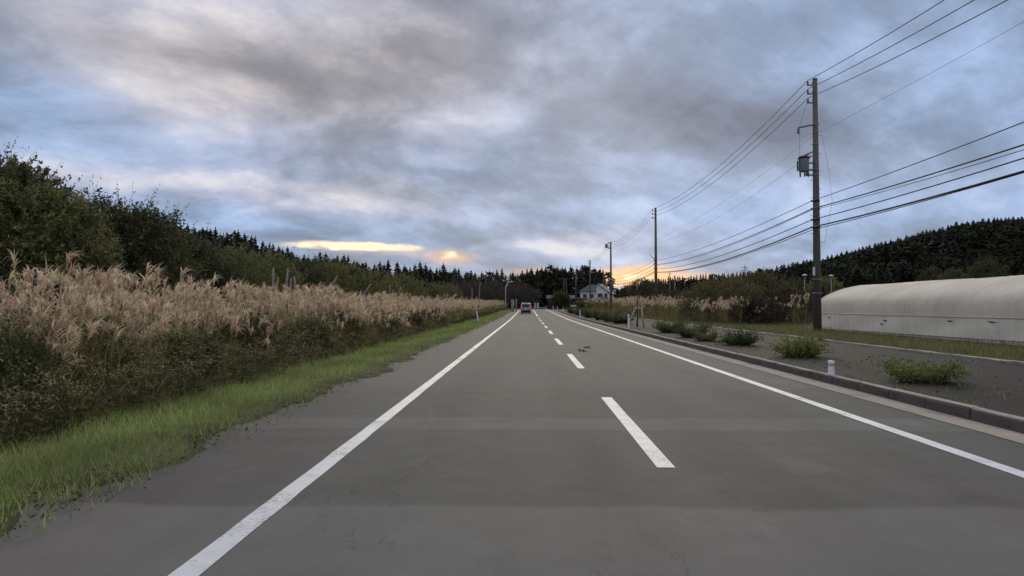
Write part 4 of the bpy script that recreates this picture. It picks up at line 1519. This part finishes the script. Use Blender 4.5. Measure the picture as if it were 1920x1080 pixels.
for u, Y, tv, lab in ((1256, 150, 511, 'thin pale pole, nearer one of a pair past the second pole'), (1265, 154, 516, 'thin pale pole, farther one of a pair past the second pole'), (1453, 110, 528, 'short pale pole behind the olive bushes')):
    b_ = ray(u, 560, Y)
    g = float(gz(b_.x, Y))
    o = empty('thin_pole', (b_.x, Y, g)); tag(o, lab, 'pole')
    H = ray(u, tv, Y).z - g
    MB().tube([(0, 0, -.1), (0, 0, H)], [.11, .08], 8).build('shaft', M['deadwood'], o, True)
    MB().box((0, 0, H - .25), (.5, .06, .06)).build('crossbar', M['steel'], o)
b_ = ray(1397, 560, 420)
o = empty('pylon', (b_.x, 420, float(gz(b_.x, 420)))); tag(o, 'tiny distant pylon poking above the wooded skyline', 'pylon')
H = ray(1397, 498, 420).z - float(gz(b_.x, 420))
b = MB()
for sx in (-1, 1):
    for sy in (-1, 1):
        b.tube([(sx * 1.2, sy * 1.2, 0), (sx * .25, sy * .25, H)], [.12, .08], 5)
b.build('tower', M['steel'], o)
for z in (H * .82, H * .93):
    MB().box((0, 0, z), (5.0, .2, .18)).build('crossarm', M['steel'], o)


# ------------------------------------------------------------------ cables between the poles
def cable(name, zs, off, rad, label, sags, r_=None, n=18, start=0, end=6, mat=None):
    b = MB()
    pts = []
    for i in range(start, end - 1):
        (xa, ya), (xb, yb) = POLES[i], POLES[i + 1]
        za, zb = (zs[i] if hasattr(zs, '__len__') else zs), (zs[i + 1] if hasattr(zs, '__len__') else zs)
        za += float(gz(xa, ya)); zb += float(gz(xb, yb))
        for j in range(n + (1 if i == end - 2 else 0)):
            s = j / n
            pts.append((xa + (xb - xa) * s + off, ya + (yb - ya) * s, za + (zb - za) * s - 4 * sags * s * (1 - s)))
    b.tube(pts, rad, 6)
    o = b.build('power_cable', mat or M['dark'], None, True)
    tag(o, label, 'cable', 'overhead cables along the pole line')
    return o


H = 12.7
cable('c', [H - 1.2] + [H - .04] * 5, -.36, .016, 'topmost thin power line on the pole insulators', 1.0)
cable('c', [H - 2.2] + [H - .48] * 5, -.36, .016, 'second highest thin power line on the pole insulators', 1.0)
cable('c', [H - 3.0] + [H - .94] * 5, -.36, .016, 'third highest thin power line on the pole insulators', 1.0)
cable('c', [10.15, 10.0, 9.0, 8.9, 8.7, 8.5], .12, .006, 'faint hair thin wire below the three top lines', .5, end=3)
cable('c', [9.2, 8.95, 8.7, 8.6, 8.5, 8.4], -.20, .007, 'faint service wire leading away from the transformer', .9, start=1, end=3)
cable('c', [7.75, 6.55, 6.5, 6.4, 6.4, 6.4], -.22, .017, 'upper communication cable crossing the near pole', .45)
cable('c', [6.85, 6.15, 6.05, 6.0, 6.0, 6.0], -.22, .026, 'second communication cable, thick and slightly wavy', .55)
cable('c', [6.70, 6.06, 6.0, 5.9, 5.9, 5.9], -.30, .012, 'thin companion wire hugging the second communication cable', .62, end=3)
cable('c', [6.95, 5.60, 5.55, 5.5, 5.5, 5.5], -.22, .022, 'third communication cable down the near pole', .6)
cable('c', [6.70, 5.22, 5.2, 5.15, 5.1, 5.1], -.24, .036, 'lowest and thickest black communication cable', .65)
cable('c', [6.75, 5.12, 5.1, 5.05, 5.0, 5.0], -.14, .018, 'thin wire twisting beside the thickest lowest cable', .6)
g1_ = float(gz(14.5, 36))
pts = [Vector((14.5 - .1 + .22 * s, 36 - 2.5 * s * .5, g1_ + 5.14 + .16 * math.sin(min(1, s * 2.2) * 1.57))) for s in np.linspace(0, 1, 8)]
tag(MB().tube([(14.52 + .18, 35.8, g1_ + 10.0), (14.80, 35.2, g1_ + 8.0), (14.88, 35.0, g1_ + 6.4), (14.72, 35.6, g1_ + 4.4)], .006, 5).build('guy_wire', M['dark'], None, True), 'thin slack wire hanging down beside the near pole', 'wire')
tag(MB().tube([(14.5 - .36, 36, g1_ + H - 1.0), (14.5 - .95, 35.55, g1_ + 10.2), (14.5 - .95, 35.6, g1_ + 9.3), (14.5 - .9, 35.85, g1_ + 8.5)], .007, 5).build('drop_wire', M['dark'], None, True), 'thin drop wire from the top line to the transformer', 'wire')

# ------------------------------------------------------------------ street lamps
b_ = ray(948, 570, 166)
o = empty('street_lamp', (b_.x, 166, float(verge_z(b_.x, 166)))); tag(o, 'grey road lamp with curved arm over the far road', 'street lamp')
Hl = ray(950, 533, 166).z - float(verge_z(b_.x, 166))
MB().tube([(0, 0, -.1), (0, 0, Hl * .8), (.06, 0, Hl * .93), (.45, 0, Hl + .35), (1.0, 0, Hl + .55)], [.11, .09, .085, .08, .07], 10).build('post', M['lampw'], o, True)
MB().lathe((1.35, 0, Hl + .55), [(.05, -.1), (.26, -.08), (.22, .1), (.08, .16)], 12, Matrix.Diagonal((1.7, .8, 1))).build('lamp_head', M['lampw'], o, True)
for u, tv, Y, lab in ((1509, 515, 82, 'white capped park lamp between the bushes and the near pole'), (1559, 516, 84, 'white capped park lamp just behind the greenhouse end')):
    b_ = ray(u, 560, Y)
    g = float(gz(b_.x, Y)); Hh = ray(u, tv, Y).z - g
    o = empty('park_lamp', (b_.x, Y, g)); tag(o, lab, 'street lamp', 'white capped lamps behind the greenhouse')
    MB().tube([(0, 0, -.1), (0, 0, Hh - .15)], [.09, .06], 8).build('post', M['steel'], o, True)
    MB().lathe((0, 0, Hh - .18), [(.08, 0), (.24, .06), (.26, .12), (.18, .2), (.05, .24)], 14).build('lamp_head', M['lampw'], o, True)

# ------------------------------------------------------------------ greenhouse
def film_mat(name, a, b2, streak, trans=.22):
    m, t, b = new_mat(name)
    P, px, py, pz = pos_nodes(t)
    n = noise(t, P, .6, 6, .65)
    st_ = noise(t, combine(t, px * .3, py * 2.4, pz * .35), 1.6, 5, .65)
    sp = noise(t, P, 7.0, 5, .7)
    col = mixc(t, n.sst(.35, .65), a, b2)
    col = mixc(t, st_.sst(.52, .72) * .55, col, streak)
    col = mixc(t, sp.sst(.60, .74) * .55, col, tuple(q * .45 for q in a))
    t.links.new(col, b.inputs['Base Color'])
    b.inputs['Roughness'].default_value = .65
    b.inputs['Specular IOR Level'].default_value = .2
    bp = t.nodes.new('ShaderNodeBump')
    bp.inputs['Strength'].default_value = .5
    bp.inputs['Distance'].default_value = .04
    t.links.new((st_ + noise(t, combine(t, px, py * .35, pz * 1.4), 2.2, 5, .6)).v, bp.inputs['Height'])
    t.links.new(bp.outputs[0], b.inputs['Normal'])
    tr_ = t.nodes.new('ShaderNodeBsdfTranslucent')
    t.links.new(col, tr_.inputs[0])
    mi = t.nodes.new('ShaderNodeMixShader')
    mi.inputs[0].default_value = trans
    t.links.new(b.outputs[0], mi.inputs[1]); t.links.new(tr_.outputs[0], mi.inputs[2])
    t.links.new(mi.outputs[0], t.nodes['Material Output'].inputs[0])
    return m


M['film'] = film_mat('greenhouse_film', (.84, .76, .63), (.74, .66, .54), (.58, .51, .41), .36)
M['curtain'] = film_mat('side_curtain_film', (.90, .85, .72), (.84, .77, .64), (.62, .65, .62), .35)
GX0, GW, GY0, GY1, GZ = 15.75, 5.5, 6.0, 39.0, .15
gh = empty('greenhouse', (GX0, GY0, GZ)); tag(gh, 'long white plastic film greenhouse with arched roof beyond the sidewalk', 'greenhouse')
EAVE, TOP = .86, 2.42
half = [(0.0, .86), (.0, 1.10), (.015, 1.32), (.06, 1.50), (.17, 1.66), (.36, 1.80), (.62, 1.93), (.95, 2.07), (1.35, 2.20), (1.80, 2.31), (2.28, 2.39), (2.75, 2.42)]
prof = half + [(GW - q[0], q[1]) for q in half[-2::-1]]
LEN = GY1 - GY0
ysg = np.arange(0, LEN + .01, .25)
V, F = [], []
for j, y in enumerate(ysg):
    hoop = 1 - abs(((y / .5) % 1) - .5) * 2       # 0 at a hoop, 1 between hoops
    for k_, (px_, pz_) in enumerate(prof):
        nx_, nz_ = (px_ - GW / 2) / (GW / 2), (pz_ - EAVE) / (TOP - EAVE) + .25
        l_ = math.hypot(nx_, nz_)
        d_ = -.030 * hoop + random.gauss(0, .004) + .015 * math.sin(y * .8 + k_ * .5)
        V.append((px_ + nx_ / l_ * d_, y, pz_ + nz_ / l_ * d_))
n = len(prof)
for j in range(len(ysg) - 1):
    for k_ in range(n - 1):
        F.append((j * n + k_, j * n + k_ + 1, (j + 1) * n + k_ + 1, (j + 1) * n + k_))
b = MB(); b.add(V, F); b.build('roof_film', M['film'], gh, True)
for side in (0, 1):
    V, F = [], []
    ys2 = np.arange(0, LEN + .01, .125)
    for j, y in enumerate(ys2):
        for i in range(6):
            z = (EAVE + .02) * i / 5
            w = .012 * math.sin(y * 12.57) + random.gauss(0, .006) + .02 * math.sin(y * 1.1 + i)
            x = -.03 + w if side == 0 else GW + .03 + w
            V.append((x, y, z))
    for j in range(len(ys2) - 1):
        for i in range(5):
            F.append((j * 6 + i, j * 6 + i + 1, (j + 1) * 6 + i + 1, (j + 1) * 6 + i))
    b = MB(); b.add(V, F); b.build('side_curtain', M['curtain'], gh, True)
    xs_ = -.06 if side == 0 else GW + .06
    MB().tube([(xs_, 0, EAVE + .02), (xs_, LEN * .4, EAVE + .0), (xs_, LEN, EAVE + .03)], .018, 6).build('side_rail', M['steel'], gh, True)
    MB().tube([(xs_, 0, .10), (xs_ - .01, LEN * .5, .13), (xs_, LEN, .08)], .022, 6).build('roll_up_pipe', M['steel'], gh, True)
MB().box((GW / 2, LEN / 2, .012), (GW - .2, LEN - .2, .03)).build('bounce_sheet', M['lampw'], gh)  # unseen pale floor sheet, added to bounce light up into the film
for yy_ in (0, LEN):
    V = [(GW / 2, yy_, 0), (0, yy_, 0)] + [(q[0], yy_, q[1]) for q in prof] + [(GW, yy_, 0)]
    b = MB(); b.add(V, [(0, i, i + 1) for i in range(1, len(V) - 1)]); b.build('end_film', M['curtain'], gh)
for k_ in range(int(LEN / .5) + 1):
    if k_ % 4 == 0:
        b = MB().tube([(0.02, k_ * .5, 0)] + [(GW / 2 + (q[0] - GW / 2) * .985, k_ * .5, q[1] - .035) for q in prof] + [(GW - .02, k_ * .5, 0)], .013, 5, False)
        b.build('hoop', M['steel'], gh, True)
for (yy_, zz_, a_, b2_) in ((31.4 - 0, .66, .16, .05), (25.6, .62, .20, .04), (25.9, .46, .14, .05), (20.8, .70, .22, .035), (18.4, .72, .30, .03)):
    b = MB()
    b.add([(-.085, yy_ - a_, zz_), (-.085, yy_, zz_ + b2_), (-.085, yy_ + a_, zz_ + .01), (-.085, yy_ + .02, zz_ - b2_)], [(0, 3, 2, 1)])
    b.build('tear', M['dark'], gh)

# ------------------------------------------------------------------ white house and shed
Yh = 196
b_ = ray(1118, 560, Yh)
hz = ray(1118, 560, Yh).z - 1.5
ho = empty('house', (b_.x, Yh, hz), R(-18)); tag(ho, 'white house with dark grey roof before the black grove', 'house')
W2, WH = 3.9, 3.4
MB().box((-1.6, 0, WH / 2 - .6), (4.6, 5.0, WH + 1.2)).build('wall', M['wallw'], ho)
# gable block
b = MB()
x0, x1, y0, y1, ze, zt = .703, 4.2, -2.9, 3.5, WH - .2, WH + 1.9
xm = 1.2
b.add([(x0, y0, -1), (x1, y0, -1), (x1, y0, ze - .3), (xm, y0, zt), (x0, y0, ze + 1.2), (x0, y1, -1), (x1, y1, -1), (x1, y1, ze - .3), (xm, y1, zt), (x0, y1, ze + 1.2)],
      [(0, 1, 2, 3, 4), (9, 8, 7, 6, 5), (1, 6, 7, 2), (0, 4, 9, 5)])
b.build('wall', M['wallw'], ho)
b = MB()
b.add([(xm - .1, y0 - .3, zt + .06), (x1 + .5, y0 - .3, ze - .55), (x1 + .5, y1 + .3, ze - .55), (xm - .1, y1 + .3, zt + .06),
       (xm - .1, y0 - .3, zt + .24), (x1 + .5, y0 - .3, ze - .37), (x1 + .5, y1 + .3, ze - .37), (xm - .1, y1 + .3, zt + .24)],
      [(3, 2, 1, 0), (4, 5, 6, 7), (0, 1, 5, 4), (1, 2, 6, 5), (2, 3, 7, 6), (3, 0, 4, 7)])
b.build('roof', M['roofd'], ho)
b = MB()
b.add([(-4.3, -2.9, WH + .02), (.70, -2.9, WH + .02), (.70, 2.9, WH + .02), (-4.3, 2.9, WH + .02), (-2.2, 0, WH + 1.9), (.70, 0, WH + 1.9)],
      [(0, 1, 5, 4), (2, 3, 4, 5), (3, 0, 4), (3, 2, 1, 0), (1, 2, 5)])
b.build('roof', M['roofd'], ho)
for x, z, w, h, yf in ((-2.6, 2.2, 1.0, .9, -2.5), (-.2 + 1.9, 2.4, 1.2, .9, -2.9), (3.3, 2.2, .7, 1.2, -2.9), (-.6, 2.2, .8, .9, -2.5)):
    f_ = MB()
    for cx_, cz_, sx, sz in ((0, h / 2, w + .12, .07), (0, -h / 2, w + .12, .07), (-w / 2, 0, .07, h), (w / 2, 0, .07, h), (0, 0, .05, h)):
        f_.box((x + cx_, yf - .04, z + cz_), (sx, .10, sz))
    wo = f_.build('window', M['steel'], ho)
    MB().box((x, yf - .02, z), (w, .05, h)).build('pane', M['glassd'], wo)
b_ = ray(1092, 567, 186)
o = empty('shed', (b_.x, 186, b_.z - 1.2)); tag(o, 'weathered tan shed with open front beside the white house', 'shed')
MB().box((0, .9, 1.0), (2.6, .15, 2.4)).build('wall', M['woodtan'], o)
for sx in (-1.25, 0, 1.25):
    MB().box((sx, -.9, 1.0), (.16, .16, 2.0)).build('post', M['woodtan'], o)
MB().box((0, 0, 2.2), (3.0, 2.4, .16), Euler((R(-6), 0, 0)).to_matrix()).build('roof', M['woodtan'], o)
b_ = ray(1080, 572, 178)
o = empty('dark_red_shed', (b_.x - 1.2, 178, float(gz(b_.x, 178)))); tag(o, 'low dark red barn in the shadow of the grove', 'barn')
MB().box((-2.5, 3, 1.3), (6.5, 3, 2.6)).build('wall', M['shedred'], o)
b = MB()
b.add([(-6.1, 1.2, 2.62), (1.1, 1.2, 2.62), (1.1, 4.8, 2.62), (-6.1, 4.8, 2.62), (-6.1, 3, 3.5), (1.1, 3, 3.5)], [(0, 1, 5, 4), (2, 3, 4, 5), (3, 0, 4), (1, 2, 5), (3, 2, 1, 0)])
b.build('roof', M['roofd'], o)
b_ = ray(1075, 574, 158)
o = MB().box((0, 0, .35), (1.3, .5, .35)).box((-.45, 0, .08), (.08, .4, .2)).box((.45, 0, .08), (.08, .4, .2)).build('planter_box', M['lampw'], None, False, .03, loc=(b_.x, 158, b_.z - .3))
tag(o, 'small white box on legs near the round tree', 'box')

# ------------------------------------------------------------------ car ahead
cy_ = 108.0
car = empty('car', (-.33, cy_, float(rz(cy_)))); tag(car, 'small silver hatchback with red tail lamps driving ahead in the lane', 'car')


def loft(name, secs, mat, parent, smooth=True):
    """secs: list of (y, [(x, z) ring])"""
    b = MB(); V, F = [], []
    m = len(secs[0][1])
    for y, ring in secs:
        V += [(x, y, z) for x, z in ring]
    for i in range(len(secs) - 1):
        for k_ in range(m):
            F.append((i * m + k_, i * m + (k_ + 1) % m, (i + 1) * m + (k_ + 1) % m, (i + 1) * m + k_))
    F.append(tuple(range(m - 1, -1, -1))); F.append(tuple(range((len(secs) - 1) * m, len(secs) * m)))
    b.add(V, F)
    return b.build(name, mat, parent, smooth, .02)


def ring(w0, w1, w2, z0, z1, z2, z3):
    return [(-w0, z0), (w0, z0), (w1, z1), (w1 * .99, z2), (w2, z3), (-w2, z3), (-w1 * .99, z2), (-w1, z1)]


body = loft('body', [(0.0, ring(.62, .73, .70, .30, .48, .86, .95)), (.10, ring(.70, .77, .73, .24, .45, .90, 1.0)), (1.2, ring(.72, .78, .74, .22, .45, .92, 1.0)),
                     (2.5, ring(.72, .78, .74, .22, .45, .90, .98)), (3.3, ring(.68, .74, .66, .26, .45, .78, .86)), (3.6, ring(.55, .62, .5, .32, .46, .64, .70))], M['carbody'], car)
loft('cabin', [(.10, ring(.72, .72, .60, .96, 1.0, 1.40, 1.58)), (.30, ring(.73, .73, .61, .96, 1.0, 1.44, 1.63)), (1.4, ring(.73, .73, .62, .96, 1.0, 1.45, 1.65)), (2.2, ring(.72, .72, .58, .95, .99, 1.36, 1.55)), (2.8, ring(.70, .70, .55, .93, .95, .97, 1.0))], M['carbody'], car)
b = MB(); b.add([(-.54, -.012 + .02, 1.02), (.54, .008, 1.02), (.50, .055, 1.42), (-.50, .055, 1.42)], [(0, 1, 2, 3)])
MB().box((0, .075, 1.22), (1.08, .05, .42), Euler((R(-6), 0, 0)).to_matrix()).build('rear_window', M['glassd'], car)
for s_ in (-1, 1):
    MB().box((s_ * .655, .06, 1.12), (.15, .10, .56), Euler((R(-4), 0, 0)).to_matrix()).build('tail_lamp', M['carred'], car, False, .02)
    MB().box((s_ * .735, 1.2, 1.22), (.02, 1.7, .36)).build('side_window', M['glassd'], car)
    MB().box((s_ * .84, 2.35, 1.02), (.16, .10, .14)).build('mirror', M['carbody'], car, False, .02)
    for yw in (.62, 2.95):
        wh = MB().lathe((s_ * .66, yw, .28), [(.20, -.085), (.27, -.08), (.285, -.05), (.285, .05), (.27, .08), (.20, .085)], 20, Matrix.Rotation(R(90), 3, 'Y')).build('wheel', M['dark'], car, True)
        MB().lathe((s_ * .66, yw, .28), [(.185, -.09), (.19, .09)], 16, Matrix.Rotation(R(90), 3, 'Y')).build('rim', M['steel'], wh, True)
MB().box((0, -.01, .42), (1.40, .14, .20)).build('bumper', M['dark'], car, False, .03)
MB().box((0, -.02, .78), (.33, .03, .165)).build('license_plate', M['plate'], car)
MB().box((0, .10, 1.60), (1.0, .22, .04)).build('roof_spoiler', M['carbody'], car, False, .01)
MB().box((0, 1.0, .20), (1.3, 2.6, .12)).build('underbody', M['dark'], car)

# ------------------------------------------------------------------ litter on the road
S = Soup()
n = 60
cxs = np.where(rng.uniform(0, 1, n) < .55, 1.72, 2.02)
P = np.stack([cxs + rng.normal(0, .07, n), np.where(cxs < 1.9, 22.3, 24.2) + rng.normal(0, .28, n), np.full(n, .006)], 1)
D = np.stack([rng.normal(0, 1, n), rng.normal(0, 1, n), rng.uniform(.02, .25, n)], 1)
leaves(S, P, D, rng.uniform(.03, .10, n), rng.uniform(.02, .05, n), tint(n, (.025, .022, .018), (.07, .055, .04)))
tag(S.build('debris', M['verge']), 'small dark scatter of debris on the lane past the dash', 'debris', kind='stuff')
